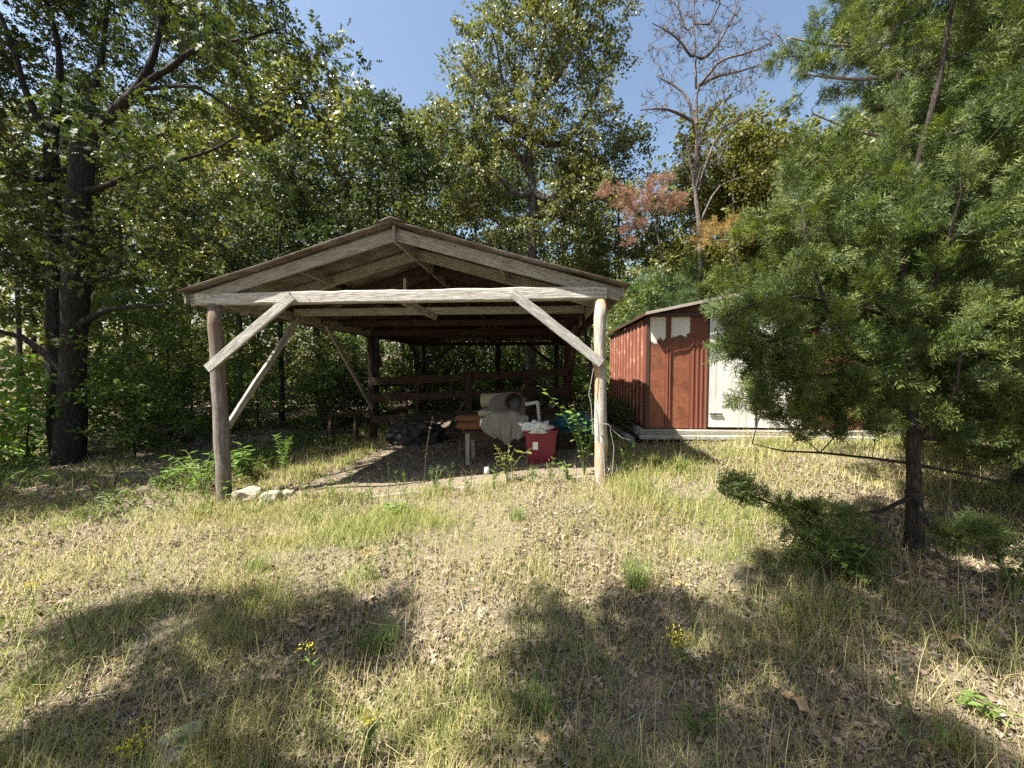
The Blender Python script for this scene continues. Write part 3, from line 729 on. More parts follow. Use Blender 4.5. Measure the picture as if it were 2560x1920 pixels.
# ---- the big oak at the left edge
def left_oak():
    Y = 6.2; sk = Skel()
    base = P(174, 1165, Y); b0 = g1(base.x, base.y)
    tp = [Vector((base.x - .02, base.y, b0 - .3)), Vector((base.x, base.y, b0 + .08))] + PL([(178, 1060), (180, 950), (186, 820), (190, 700), (197, 590), (201, 480), (206, 400), (214, 362), (232, 332)], Y)
    _, a = sk.limb(tp, (.25, .135)); sk.r[1] = .225; sk.r[2] = .195; sk.r[3] = .18; sk.r[4] = .172
    ia = a
    _, l1 = sk.limb(PL([(270, 298, -.1), (305, 262, -.2), (345, 225, -.35)], Y), (.085, .07), ia)
    _, _ = sk.limb(PL([(388, 190, -.5), (430, 168, -.6), (468, 132, -.8), (520, 112, -.9), (560, 106, -1.0), (600, 100, -1.1), (650, 88, -1.2), (700, 70, -1.2)], Y), (.045, .01), l1)
    sk.limb(PL([(375, 165, -.3), (392, 110, -.2), (400, 50, -.1), (420, -30, 0)], Y), (.052, .02), l1)
    sk.limb(PL([(218, 290, .15), (235, 220, .3), (252, 160, .4), (262, 90, .5), (272, -40, .6)], Y), (.068, .025), ia - 1)
    tb = [Vector((base.x - .22, base.y + .25, b0 - .3))] + PL([(140, 1130, .25), (138, 900, .3), (136, 700, .3), (134, 560, .3), (130, 450, .3), (126, 355, .3)], Y)
    _, ib = sk.limb(tb, (.135, .095))
    sk.limb(PL([(140, 285, .4), (150, 200, .5), (148, 120, .5), (128, 40, .5), (95, -40, .5)], Y), (.06, .025), ib)
    sk.limb(PL([(95, 300, .1), (62, 225, 0), (40, 140, -.1), (8, 50, -.2), (-30, -20, -.3)], Y), (.055, .02), ib)
    sk.limb(PL([(258, 470, -.2), (330, 432, -.4), (400, 412, -.6), (470, 396, -.8), (540, 372, -.9), (600, 335, -1.0)], Y), (.045, .01), ia - 3)
    sk.limb(PL([(75, 455, -.2), (30, 430, -.4), (-40, 405, -.6)], Y), (.06, .02), ib - 1)
    sk.limb(PL([(262, 772, -.2), (330, 768, -.3), (430, 760, -.5)], Y), (.05, .012), ia - 6)
    sk.limb(PL([(70, 845, -.2), (0, 830, -.4), (-80, 800, -.5)], Y), (.05, .012), ia - 7)
    sk.limb(PL([(480, 210, -.6), (540, 245, -.6), (620, 300, -.5), (680, 330, -.4)], Y), (.028, .01), l1)
    ns = len(sk.p)
    E = [(P(200, 20, Y + 1.2), (2.6, 1.9, 1.4)), (P(430, 40, Y + .4), (1.6, 1.4, .8)), (P(640, 95, Y - 1.1), (.95, .8, .5)), (P(20, 180, Y + .5), (1.3, 1.5, 1.1)),
         (P(330, 270, Y + .6), (1.1, 1.0, .5)), (P(90, 500, Y + .3), (1.6, 1.3, .8)), (P(480, 400, Y - .8), (1.2, 1.0, .5)), (P(300, 560, Y - .4), (1.5, 1.2, .6)),
         (P(380, 700, Y - .2), (.8, .8, .35)), (P(20, 720, Y - .4), (1.1, 1.0, .7)), (P(160, -250, Y + .5), (3, 2.5, 1.6))]
    E += [(P(430, 60, Y - .2), (1.3, .9, .6)), (P(620, 80, Y - 1.0), (1.0, .6, .45)), (P(700, 90, Y - 1.1), (.6, .5, .4)), (P(560, 60, Y - .8), (.9, .6, .5))]
    T = sample_env(E, 235, .33, .2)
    sk.grow(T, .25, .35, .1, .2, skip=6)
    sk.radii(.006)
    wd = Bulk(); wood(sk, wd, 16, .14)
    cr = Bulk(); clumps(cr, OAK, T, .46 + .2 * rng.random(len(T)), 84, .135, .7, .25, .35, wd)
    return tree_object('oak_tree', 'large dark twin-trunk oak at the left edge with spreading limbs', 'tree', (base.x, base.y, b0), wd, cr, MT['bark_dark'], MT['oak_leaf'])
left_oak()

# ---- the tall oak behind the carport
def centre_oak():
    Y = 15.0; sk = Skel(); b = P(1325, 900, Y); z0 = g1(b.x, b.y)
    tp = [Vector((b.x, Y, z0 - .3)), Vector((b.x, Y, z0 + 1)), Vector((b.x + .05, Y, z0 + 3))] + PL([(1330, 640), (1332, 540), (1334, 480), (1325, 420), (1322, 340), (1330, 260), (1345, 190), (1356, 110), (1368, 20), (1375, -50)], Y)
    _, a = sk.limb(tp, (.22, .04))
    for st, l, r in ((5, [(1298, 492, -.3), (1272, 470, -.6), (1245, 440, -1)], (.12, .05)), (5, [(1365, 500, -.4), (1400, 478, -.6), (1440, 440, -1)], (.12, .05)),
                     (6, [(1290, 385, .3), (1262, 360, .5), (1220, 330, .8), (1180, 300, 1)], (.12, .04)), (7, [(1290, 310, -.3), (1252, 292, -.6), (1228, 250, -.8), (1200, 215, -.9), (1150, 150, -1)], (.13, .03)),
                     (7, [(1265, 260, -.2), (1255, 200, -.4), (1240, 100, -.4)], (.09, .03)), (7, [(1390, 370, .4), (1440, 330, .7), (1480, 260, .8), (1520, 160, .8)], (.12, .03)),
                     (8, [(1380, 210, -.4), (1420, 150, -.6), (1470, 60, -.7)], (.1, .03)), (4, [(1390, 540, .3), (1450, 500, .6), (1510, 450, .9)], (.1, .04)), (4, [(1270, 560, .5), (1200, 500, .9), (1140, 450, 1)], (.1, .04))):
        sk.limb(PL(l, Y), r, st)
    E = [(P(1230, 130, Y), (1.7, 1.6, 1.9)), (P(1370, 110, Y), (1.9, 1.8, 2.0)), (P(1500, 120, Y), (1.2, 1.5, 1.7)), (P(1150, 330, Y), (1.4, 1.6, 1.5)), (P(1300, 330, Y), (1.8, 1.8, 1.2)),
         (P(1470, 330, Y), (1.7, 1.7, 1.6)), (P(1180, 480, Y), (1.3, 1.5, 1.1)), (P(1470, 520, Y), (1.7, 1.6, 1.3)), (P(1310, 600, Y), (1.7, 1.5, .8)), (P(1380, -60, Y), (2.2, 2, 1.3))]
    T = sample_env(E, 215, .58, .3)
    sk.grow(T, .3, .5, .09, .4, skip=3); sk.radii(.008)
    wd = Bulk(); wood(sk, wd, 12, .12, .007)
    cr = Bulk(); clumps(cr, KITE, T, .48 + .36 * rng.random(len(T)), 225, .14, .75, .2, .35, wd)
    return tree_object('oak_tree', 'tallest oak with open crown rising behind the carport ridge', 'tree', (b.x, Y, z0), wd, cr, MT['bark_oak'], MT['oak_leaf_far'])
centre_oak()

# ---- bare pine beside it, cones still on the twigs
def dead_pine():
    Y = 11.8; sk = Skel(); b = P(1745, 900, Y); z0 = g1(b.x, b.y)
    tp = [Vector((b.x + .05, Y, z0 - .3)), Vector((b.x + .05, Y, z0 + 1.5))] + PL([(1752, 680), (1748, 560), (1738, 480), (1741, 400), (1742, 310), (1741, 220), (1737, 140), (1736, 60), (1734, -60)], Y)
    sk.limb(tp, (.076, .02))
    for st, l, r in ((8, [(1725, 140, -.2), (1700, 100, -.3), (1665, 75, -.4), (1630, 58, -.5)], (.04, .012)), (8, [(1760, 150, .2), (1795, 110, .3), (1830, 50, .4), (1850, -10, .4)], (.05, .015)),
                     (7, [(1770, 190, -.2), (1800, 150, -.3), (1880, 130, -.5), (1930, 105, -.5)], (.045, .012)), (6, [(1700, 285, -.2), (1660, 270, -.4), (1600, 275, -.5)], (.045, .014)),
                     (6, [(1715, 235, .2), (1680, 210, .3), (1640, 190, .3)], (.04, .012)), (7, [(1790, 190, .3), (1850, 180, .5), (1930, 150, .6)], (.045, .012)),
                     (9, [(1715, 80, .2), (1700, 30, .2), (1690, -20, .2)], (.03, .01)), (9, [(1775, 60, -.2), (1800, 10, -.2), (1810, -40, -.2)], (.03, .01)), (5, [(1770, 290, .2), (1810, 250, .3), (1850, 235, .3)], (.035, .01)),
                     (4, [(1715, 340, -.2), (1695, 330, -.3)], (.03, .01)), (4, [(1800, 320, .2), (1850, 300, .4), (1890, 280, .5)], (.035, .01)), (3, [(1790, 470, .1), (1830, 450, .2), (1870, 440, .2)], (.03, .008))):
        sk.limb(PL(l, Y), r, st)
    E = [(P(1740, 20, Y), (1.3, 1, 1.3)), (P(1680, 130, Y), (.9, .8, .8)), (P(1840, 130, Y), (1.2, .9, 1.0)), (P(1650, 260, Y), (.7, .6, .5)), (P(1800, 250, Y), (1.0, .8, .7)), (P(1900, 130, Y), (.7, .6, .6)), (P(1740, 400, Y), (.8, .8, .6))]
    T = sample_env(E, 520, .11, .1); sk.grow(T, .45, .3, .14, .1, skip=4, rtip=.006); sk.radii(.006, 2.6)
    wd = Bulk(); wood(sk, wd, 10, .15)
    for p in T:
        for _ in range(4):
            e = p + rdir(1)[0] * .3 * rng.random() + np.array([0, 0, .05]); tube(wd, [p, (p + e) / 2 + rng.normal(size=3) * .03, e], [.006, .005, .004], 3)
    cn = Bulk(); tv = np.array([(0, 0, 0), (.4, .3, 0), (.4, 0, .3), (.4, -.3, 0), (.4, 0, -.3), (1, 0, 0)]); tf = np.array([(0, 1, 2), (0, 2, 3), (0, 3, 4), (0, 4, 1), (5, 2, 1), (5, 3, 2), (5, 4, 3), (5, 1, 4)])
    q = T[rng.permutation(len(T))[:110]] + rng.normal(size=(110, 3)) * .06
    scatter(cn, (tv, tf), q, rdir(110) * .6 + np.array([0, 0, -.8]), rdir(110), .075 + .03 * rng.random(110))
    nd = Bulk(); q = np.repeat(T[T[:, 2].argsort()[-40:]][::2], 3, 0); scatter(nd, TUFT, q + rng.normal(size=q.shape) * .05, rdir(len(q)), rdir(len(q)), .14 * np.ones(len(q)))
    return tree_object('dead_pine_tree', 'bare dead pine with dark cones on its twigs behind the shed', 'tree', (b.x, Y, z0), wd, None, MT['bark_pine'], None,
                       extra=(('pine_cones', cn, MT['stem_dark']), ('withered_needles', nd, MT['cedar_leaf_dead'])))
dead_pine()

# ---- cedars
SPRAYS = [_spray(8, .5, q) for q in (1, 2, 3, 4)]
def cedar_crown(sk, T, per, size, ln, rad, tpl=SPRAY):
    D = np.array([sk.dir(i) for i in sk.tip]); cr = Bulk()
    if tpl is not SPRAY: sprays(cr, tpl, T, D, per, size, ln, rad); return cr
    for q in range(4): sprays(cr, SPRAYS[q], T, D, per // 4, size, ln, rad)
    return cr
def front_cedar():
    Y = 3.05; sk = Skel(); b = P(2287, 1350, Y); z0 = g1(b.x, b.y)
    tp = [Vector((b.x, Y, z0 - .25)), Vector((b.x, Y, z0 + .06))] + PL([(2286, 1240), (2284, 1160), (2282, 1090), (2279, 1000), (2272, 900), (2262, 800), (2255, 680), (2265, 520), (2310, 350), (2360, 150), (2390, -60)], Y)
    sk.limb(tp, (.066, .01)); sk.r[1] = .058; sk.r[2] = .044; sk.r[3] = .042; sk.r[4] = .04; sk.r[5] = .034; sk.r[6] = .03; sk.r[7] = .026
    LL = ((5, [(2200, 930, -.1), (2130, 885, -.2), (2085, 830, -.3), (2058, 745, -.35), (2032, 660, -.4), (2012, 580, -.4), (2005, 520, -.4)], (.019, .005)),
          (6, [(2230, 800, .2), (2185, 750, .3), (2152, 690, .35), (2140, 620, .4), (2130, 540, .4)], (.017, .006)),
          (6, [(2305, 770, -.1), (2338, 690, -.2), (2372, 600, -.3), (2402, 480, -.35)], (.018, .006)),
          (4, [(2345, 1060, -.15), (2388, 970, -.25), (2400, 890, -.3), (2425, 800, -.3)], (.017, .005)),
          (3, [(2180, 1146, -.1), (2050, 1132, -.2), (1960, 1128, -.3), (1880, 1110, -.3)], (.011, .004)),
          (3, [(2400, 1182, .1), (2500, 1205, .2), (2600, 1215, .2)], (.012, .004)),
          (4, [(2380, 1100, .2), (2500, 1080, .3), (2600, 1060, .4)], (.02, .006)),
          (2, [(2200, 1280, -.2), (2080, 1290, -.35), (1960, 1270, -.4), (1850, 1230, -.4), (1790, 1205, -.4)], (.014, .004)),
          (2, [(2330, 1330, -.3), (2400, 1340, -.5)], (.01, .004)),
          (5, [(2180, 960, .3), (2060, 940, .4), (1960, 950, .4), (1890, 970, .4)], (.022, .006)),
          (7, [(2150, 770, -.4), (2000, 740, -.6), (1880, 760, -.6), (1800, 800, -.5)], (.013, .004)),
          (7, [(2400, 800, .4), (2520, 740, .6), (2620, 700, .6)], (.024, .006)))
    for st, l, r in LL: sk.limb(PL(l, Y), r, st)
    e = lambda u, v, dy, a, b_, c: (P(u, v, Y + dy), (a, b_, c))
    E = [e(2080, 700, -.1, .55, .5, .45), e(1920, 700, -.3, .36, .35, .3), e(1950, 880, -.3, .34, .35, .28), e(1880, 800, -.45, .24, .25, .24), e(1930, 940, -.35, .3, .3, .2), e(1980, 800, -.4, .3, .3, .3), e(1990, 1010, -.2, .3, .3, .22), e(2150, 1040, -.2, .4, .35, .2), e(2080, 1050, -.2, .32, .25, .14), e(2040, 1000, -.25, .34, .25, .16), e(2130, 980, -.3, .34, .25, .2), e(1990, 560, -.3, .42, .4, .36), e(2010, 400, -.3, .14, .2, .45), e(2180, 520, .1, .5, .5, .45), e(2400, 500, 0, .75, .6, .7), e(2440, 800, 0, .6, .55, .5), e(2060, 930, 0, .55, .45, .28),
         e(2200, 850, -.2, .5, .4, .35), e(2030, 1330, -.4, .32, .22, .14), e(2180, 1370, -.3, .3, .25, .12), e(2470, 1080, .1, .55, .5, .25), e(2420, 280, .1, .5, .45, .45), e(2420, -50, .1, .6, .6, .7), e(2300, 700, .4, .7, .4, .6), e(2560, 950, .3, .5, .5, .6)]
    T = sample_env(E, 425, .125, .05)
    T2 = np.array([tuple(p) for p in PL([(1960, 1270, -.4), (1900, 1245, -.4), (1850, 1228, -.4), (1815, 1213, -.4), (2030, 1285, -.35), (2090, 1290, -.35), (1990, 1330, -.45), (2060, 1340, -.4), (2130, 1310, -.3),
                    (2360, 1345, -.4), (2410, 1335, -.5), (2450, 1330, -.5), (2480, 1345, -.5), (1890, 990, .4), (1850, 1000, .35), (1820, 800, -.5), (1850, 770, -.5), (1830, 870, -.4), (1870, 900, -.4), (1930, 870, -.3), (1960, 820, -.4)], Y)])
    T = np.vstack([T, T2])
    sk.grow(T, .3, .2, .12, .35, skip=2, rtip=.0022); sk.radii(.0022, 2.6)
    wd = Bulk(); wood(sk, wd, 12, .2)
    cr = cedar_crown(sk, T, 112, .082, .14, .065)
    return tree_object('cedar_tree', 'green red-cedar with low forking trunk standing before the shed', 'tree', (b.x, Y, z0), wd, cr, MT['bark_cedar'], MT['cedar_leaf'])
front_cedar()
def pale_cedar():
    Y = 6.7; sk = Skel(); b = P(2240, 900, Y); z0 = g1(b.x, b.y)
    tp = [Vector((b.x, Y, z0 - .25)), Vector((b.x, Y, z0 + .6))] + PL([(2246, 700), (2244, 600), (2240, 500), (2236, 400), (2252, 350), (2244, 260), (2240, 180), (2236, 100), (2225, 20), (2220, -150), (2215, -320)], Y)
    sk.limb(tp, (.11, .02))
    for st, l, r in ((9, [(2170, 116, -.2), (2100, 114, -.3), (2030, 108, -.4), (1965, 90, -.4)], (.03, .008)), (8, [(2170, 200, -.3), (2100, 195, -.5), (2040, 190, -.6), (1990, 180, -.6)], (.028, .008)), (9, [(2290, 90, .2), (2350, 40, .3)], (.03, .01)),
                     (8, [(2310, 170, -.2), (2390, 130, -.3), (2450, 90, -.3)], (.03, .01)), (6, [(2150, 330, .1), (2070, 300, .2), (2020, 280, .2)], (.026, .008)), (5, [(2330, 420, .1), (2420, 380, .2)], (.03, .01)), (4, [(2150, 480, .2), (2050, 450, .3)], (.03, .01))):
        sk.limb(PL(l, Y), r, st)
    e = lambda u, v, dy, a, b_, c: (P(u, v, Y + dy), (a, b_, c))
    E = [e(2040, 105, -.4, .75, .4, .25), e(2080, 195, -.5, .75, .5, .22), e(2220, 60, 0, .8, .7, .5), e(2330, 120, 0, 1.0, .8, .7), e(2350, 360, .1, 1.1, .9, .9), e(2240, -150, 0, 1.0, .9, 1.0), e(2100, 500, .3, .8, .6, .5), e(2350, 600, .3, 1.0, .8, .8)]
    T = sample_env(E, 260, .2, .1); sk.grow(T, .3, .3, .1, .3, skip=2, rtip=.004); sk.radii(.004, 2.5)
    wd = Bulk(); wood(sk, wd, 10, .25)
    cr = cedar_crown(sk, T, 92, .14, .24, .11)
    return tree_object('cedar_tree', 'tall cedar with pale grey trunk beside the right end of shed', 'tree', (b.x, Y, z0), wd, cr, MT['bark_pale'], MT['cedar_leaf'])
pale_cedar()
def make_cedar(H, name, label, mat, per=84, nT=210, wid=.3, tpl=SPRAY, size=.17, bark='bark_cedar'):
    sk = Skel(); sk.limb([(0, 0, -.3), (0, 0, .3), (.03, .02, H * .25), (-.02, .03, H * .5), (.03, -.02, H * .75), (0, 0, H)], (H * .022, .015))
    E = [((0, 0, H * f), (H * wid * (1.12 - f), H * wid * (1.12 - f), H * .13)) for f in (.18, .3, .42, .55, .68, .8, .92)]
    T = sample_env(E, nT, .22, .3); sk.grow(T, .35, .35, .1, -.1, skip=1, rtip=.004); sk.radii(.004, 2.5)
    wd = Bulk(); wood(sk, wd, 8, .15)
    cr = cedar_crown(sk, T, per, size, .3, .15, tpl)
    return tree_object(name, label, 'tree', (0, 0, 0), wd, cr, MT[bark], MT[mat])
ced = make_cedar(6.2, 'cedar_tree', 'dense cedar filling the far right edge', 'cedar_leaf')
def put(root, u, v, Y, rz, label=None, sc=1, group=None, first=False):
    p = P(u, 900, Y); z = g1(p.x, p.y)
    if first:
        root.location = (p.x, p.y, z); root.rotation_euler = (0, 0, rz); root.scale = (sc,) * 3
        if label: root['label'] = label
        if group: root['group'] = group
        return root
    return copy_thing(root, (p.x, p.y, z), rz, sc, label, group)
put(ced, 2590, 0, 4.1, .4, 'dense green cedar at the right edge beside the forked cedar', .95, first=True)
put(ced, 2480, 0, 6.6, 2.2, 'shaded cedar between the pale-trunked cedar and the right edge', 1.15)
put(ced, 2010, 0, 11.8, 3.6, 'green cedar behind the shed roof at the right', 1.1)
put(ced, 1840, 0, 12.4, 1.2, 'small cedar behind the shed peak beside the bare pine', .72)
put(ced, 1735, 0, 11.3, 4.0, 'low cedar hiding the foot of the bare pine', .74)
put(ced, 2330, 0, 9.6, 5.0, 'tall cedar in the shade behind the right end of shed', 1.35)
# withered cedar boughs, brown and tan, behind the shed
def bough(name, label, pts, Y, mat, nT, per, rad):
    sk = Skel(); b = P(pts[0][0], 900, Y); z0 = g1(b.x, b.y)
    sk.limb([Vector((b.x + .2, Y, z0 - .2)), Vector((b.x + .15, Y, z0 + 1.5))] + PL(pts, Y), (.024, .008))
    E = [(P(u, v, Y), (a, a, c)) for u, v, a, c in rad]
    T = sample_env(E, nT, .15, 0); sk.grow(T, .3, .25, .1, .1, skip=2, rtip=.004); sk.radii(.004, 2.5)
    wd = Bulk(); wood(sk, wd, 6, .15); cr = cedar_crown(sk, T, per, .1, .2, .1)
    return tree_object(name, label, 'tree', (b.x, Y, z0), wd, cr, MT['bark_pine'], MT[mat])
bough('dead_cedar_tree', 'dead cedar with rust-brown foliage above the gap beside carport', [(1660, 720), (1650, 620), (1635, 540), (1600, 480)], 11.0, 'cedar_leaf_dead', 75, 60,
      [(1600, 500, .65, .2), (1585, 560, .4, .16), (1525, 475, .35, .1), (1680, 510, .4, .16), (1640, 455, .4, .1), (1575, 595, .25, .1)])
bough('dead_cedar_tree', 'small withered cedar with orange-tan top above the shed roof', [(1870, 760), (1850, 680), (1815, 600)], 10.7, 'cedar_leaf_tan', 30, 40,
      [(1790, 570, .5, .14), (1840, 600, .4, .12), (1760, 600, .3, .1)])

# ---- young pine with soft needles above the shed eave, tall pines at the right
def make_pine(H, name, label, nT, E, per=9, size=.2, rt=.03):
    sk = Skel(); sk.limb([(0, 0, -.3), (0, 0, .5), (.03, .05, H * .3), (-.05, .02, H * .6), (0, 0, H)], (H * rt * .5, .02))
    T = sample_env(E, nT, .22, .25); sk.grow(T, .35, .4, .1, .1, skip=2, rtip=.005); sk.radii(.005, 2.5)
    wd = Bulk(); wood(sk, wd, 8, .15); cr = cedar_crown(sk, T, per, size, .18, .12, TUFT)
    return tree_object(name, label, 'tree', (0, 0, 0), wd, cr, MT['bark_pine'], MT['pine_needle'])
yp = make_pine(4.0, 'pine_tree', 'young soft-needled pine peeping over the shed eave', 110, [((0, 0, 3.3), (.9, .9, .6)), ((.4, 0, 2.6), (1.1, 1.0, .5)), ((-.5, 0, 2.4), (.7, .9, .5))], 11, .24)
put(yp, 1650, 0, 10.9, 0, first=True)
tp_ = make_pine(12, 'pine_tree', 'tall long-needled pine in the top right corner', 260, [((0, 0, 9.5), (2, 2, 1.5)), ((.5, .3, 7.5), (2.4, 2.3, 1.2)), ((-.4, .2, 11.2), (1.4, 1.4, 1.0)), ((0, 0, 5.5), (2.2, 2.2, .9))], 13, .26)
put(tp_, 2450, 0, 7.4, .5, first=True)
put(tp_, 2680, 0, 6.0, 2.5, 'tall pine rising past the right edge of the photo', .95)
put(tp_, 2420, 0, 13, 4.2, 'tall pine standing far back behind the cedars', 1.1)

# ---- the wood behind: forest oaks in four builds, copied
def forest_oak(H, spread, seed, mat, nT=80, per=185, size=.18, bark='bark_oak', low=.4):
    sk = Skel(); lean = rng.normal(size=2) * .03 * H
    sk.limb([(0, 0, -.3), (0, 0, .6), (lean[0] * .2, lean[1] * .2, H * .2), (lean[0] * .5, lean[1] * .5, H * .42), (lean[0] * .8, lean[1] * .8, H * .65), (lean[0], lean[1], H * .88)], (H * .0135, .04))
    E = []
    for k in range(9):
        f = low + (1 - low) * (k + .5) / 9; a = rng.random() * 6.283; q = spread * (.55 if k < 8 else .2) * math.sin(math.pi * min(1, .25 + .7 * (1 - f)))
        E.append(((lean[0] * f + q * math.cos(a * 1.0 + k * 2.4), lean[1] * f + q * math.sin(a + k * 2.4), H * f), (spread * .55, spread * .55, H * .085)))
    E.append(((lean[0], lean[1], H * .93), (spread * .35, spread * .35, H * .07)))
    T = sample_env(E, nT, .4, .3); sk.grow(T, .3, .55, .1, .4, skip=2); sk.radii(.008)
    wd = Bulk(); wood(sk, wd, 8, .12, .0085)
    cr = Bulk(); clumps(cr, KITE, T, .55 + .45 * rng.random(len(T)), per, size, .75, .2, .35)
    return tree_object('forest_oak_tree', 'x', 'tree', (0, 0, 0), wd, cr, MT[bark], MT[mat])
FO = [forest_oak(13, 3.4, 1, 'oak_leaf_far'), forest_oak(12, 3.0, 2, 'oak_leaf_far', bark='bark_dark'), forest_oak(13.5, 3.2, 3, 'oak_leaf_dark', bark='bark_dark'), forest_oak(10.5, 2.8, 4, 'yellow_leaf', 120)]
FH = [13, 12, 13.5, 10.5]
GW = 'oaks of the wood behind the clearing'
spots = [  # u, v of the top, Y, build, label
    (300, 400, 12.5, 0, 'broad oak right behind the big oak at the left'), (575, 200, 14, 0, 'leafy oak rising left of the carport roof'), (790, 165, 16, 1, 'rounded oak crown above the left roof slope'),
    (930, 300, 12.6, 2, 'dark shaded oak just left of the roof peak'), (690, 400, 11.5, 2, 'low dark oak close behind the left roof slope'), (1040, 290, 17, 1, 'oak between the roof peak and the tallest oak'),
    (1560, 370, 16, 0, 'oak filling the gap right of the tallest oak'), (1660, 470, 19, 1, 'low oak crown behind the rust-brown dead cedar'), (1830, 300, 14.5, 3, 'yellow-green oak right of the bare pine'),
    (1960, 400, 17, 3, 'yellowish oak behind the cedar tops'), (2120, 380, 16, 0, 'oak half hidden behind the pale-trunked cedar'), (440, 330, 18, 1, None), (150, 420, 11, 2, 'dark oak behind the twin trunks at the left edge'),
    (20, 380, 12, 0, None), (-150, 330, 9, 2, None), (-420, 300, 10, 1, None), (-300, 350, 15, 0, None), (620, 300, 21, 2, None), (1180, 380, 21, 2, None), (1400, 420, 22, 0, None), (2330, 200, 17, 1, None), (2480, 120, 15, 2, None), (2650, 100, 12, 0, None),
    (380, 300, 23, 0, None), (880, 330, 24, 2, None), (1720, 420, 24, 2, None), (1000, 400, 27, 0, None), (520, 330, 28, 1, None), (1300, 400, 28, 1, None), (220, 250, 20, 2, None), (80, 250, 25, 1, None), (2200, 280, 24, 0, None), (1900, 400, 26, 2, None)]
def project(p):
    d = CAMROT.transposed() @ (Vector(p) - EYE); return 1280 + FPX * d.x / max(-d.z, .1)
def where(u):
    for lim, w in ((0, 'beyond the left edge'), (120, 'at the far left edge'), (330, 'behind the big oak trunk'), (520, 'between big oak and thick post'), (640, 'just right of the thick post'), (760, 'seen through the left carport bay'), (930, 'before the left middle post'), (1050, 'behind the left end of fence'),
                   (1180, 'behind the fence left of its upright'), (1320, 'behind the fence right of its upright'), (1450, 'behind the right end of fence'), (1620, 'in the gap between carport and shed'), (1900, 'behind the shed peak'), (2200, 'behind the cedar'), (9999, 'near the right edge')):
        if u < lim: return w
def far(y): return 'near' if y < 9 else 'farther back' if y < 13 else 'well back' if y < 18 else 'deep'
used = set()
for k, (u, vt, Y, b_, lab) in enumerate(spots):
    p = P(u, vt, Y); z = g1(p.x, p.y); sc = (p.z - z) / FH[b_]
    r = FO[b_] if b_ not in used else copy_thing(FO[b_], (0, 0, 0), 0, 1, 'x'); used.add(b_)
    r.location = (p.x, p.y, z); r.rotation_euler = (0, 0, k * 1.7); r.scale = (min(sc, 1.25) * 1.02 if sc < .8 else sc, ) * 2 + (sc,)
    r['label'] = lab or '%s oak %s in the wood %s' % (('grey-barked', 'slim dark-barked', 'dark-leaved', 'yellowish')[b_], far(p.y), where(project(r.location)))
    r['group'] = GW if lab else 'far oaks deep in the wood'

# ---- understorey: saplings and slim trunks
def sapling(H, spread, mat, nT=46, per=55, size=.11, tpl=KITE, bark='bark_dark'):
    sk = Skel(); sk.limb([(0, 0, -.2), (.02, 0, H * .2), (-.03, .03, H * .5), (.04, 0, H * .9)], (.012 * H ** .7, .006))
    E = [((rng.normal() * .2, rng.normal() * .2, H * f), (spread * (1.15 - .5 * abs(f - .5)), spread * (1.15 - .5 * abs(f - .5)), H * .13)) for f in (.12, .3, .5, .7, .88)]
    T = sample_env(E, nT, .16, .25); sk.grow(T, .35, .25, .12, .15, skip=1, rtip=.003); sk.radii(.003, 2.5)
    wd = Bulk(); wood(sk, wd, 6, .1)
    cr = Bulk(); clumps(cr, tpl, T, .2 + .14 * rng.random(len(T)) + .03 * H, per, size, .45, .1, .9)
    return tree_object('sapling', 'x', 'sapling', (0, 0, 0), wd, cr, MT[bark], MT[mat])
SP = [sapling(2.6, .8, 'shrub_leaf'), sapling(3.6, 1.0, 'shrub_leaf', 60), sapling(1.5, .6, 'bright_leaf', 30, 45), sapling(4.6, 1.2, 'oak_leaf_far', 75), sapling(2.0, .7, 'oak_leaf', 36, 45), sapling(5.5, 1.4, 'shrub_leaf', 85)]
def inside(x, y):
    if -5.2 < x < 1.6 and y < 14.3: return True
    if 1.2 < x < 5.8 and y < 10.6: return True
    if y < 5.4: return True
    return False
r2 = random.Random(5); n = 0; sus = set(); taken = []
tries = 0
while n < 74 and tries < 5000:
    tries += 1
    y = r2.uniform(5.4, 24) if r2.random() < .6 else r2.uniform(14.6, 24); x = r2.uniform(-1.15 * y - 1, .95 * y + 1) if r2.random() < .6 else r2.uniform(-6, 2)
    if inside(x, y) or (x > -6.1 and y < 9 and x < 0) or (x < -5 and r2.random() < .45) or (x > 1.5 and (y < 9.5 or (x < .5 * y and y > 9.5 and r2.random() < .8))): continue
    if x > .55 * y: continue
    if any((x - a) ** 2 + (y - b_) ** 2 < .75 for a, b_ in taken): continue
    taken.append((x, y)); k = r2.choices(range(6), (3, 4, 2, 4, 2, 3))[0]
    if y < 8.2 and k in (3, 5): k = 0
    o = SP[k] if k not in sus else copy_thing(SP[k], (0, 0, 0), 0, 1, 'x'); sus.add(k)
    o.location = (x, y, g1(x, y)); o.rotation_euler = (r2.uniform(-.08, .08), r2.uniform(-.08, .08), r2.uniform(0, 6.28)); s_ = r2.uniform(.8, 1.25); o.scale = (s_, s_, s_ * r2.uniform(.85, 1.1))
    reg = 'left of the carport' if x < -5 else 'behind the carport' if x < 2 else 'behind the shed'
    hh = (2.6, 3.6, 1.5, 4.6, 2.0, 5.5)[k] * o.scale[2]; o['label'] = '%s %s sapling %s in the wood %s' % ('low' if hh < 2 else 'head-high' if hh < 3 else 'tall' if hh < 4.4 else 'very tall', ('green', 'green', 'bright', 'olive', 'dark', 'green')[k], far(y), where(project(o.location))); o['group'] = 'saplings in the wood ' + reg
    n += 1

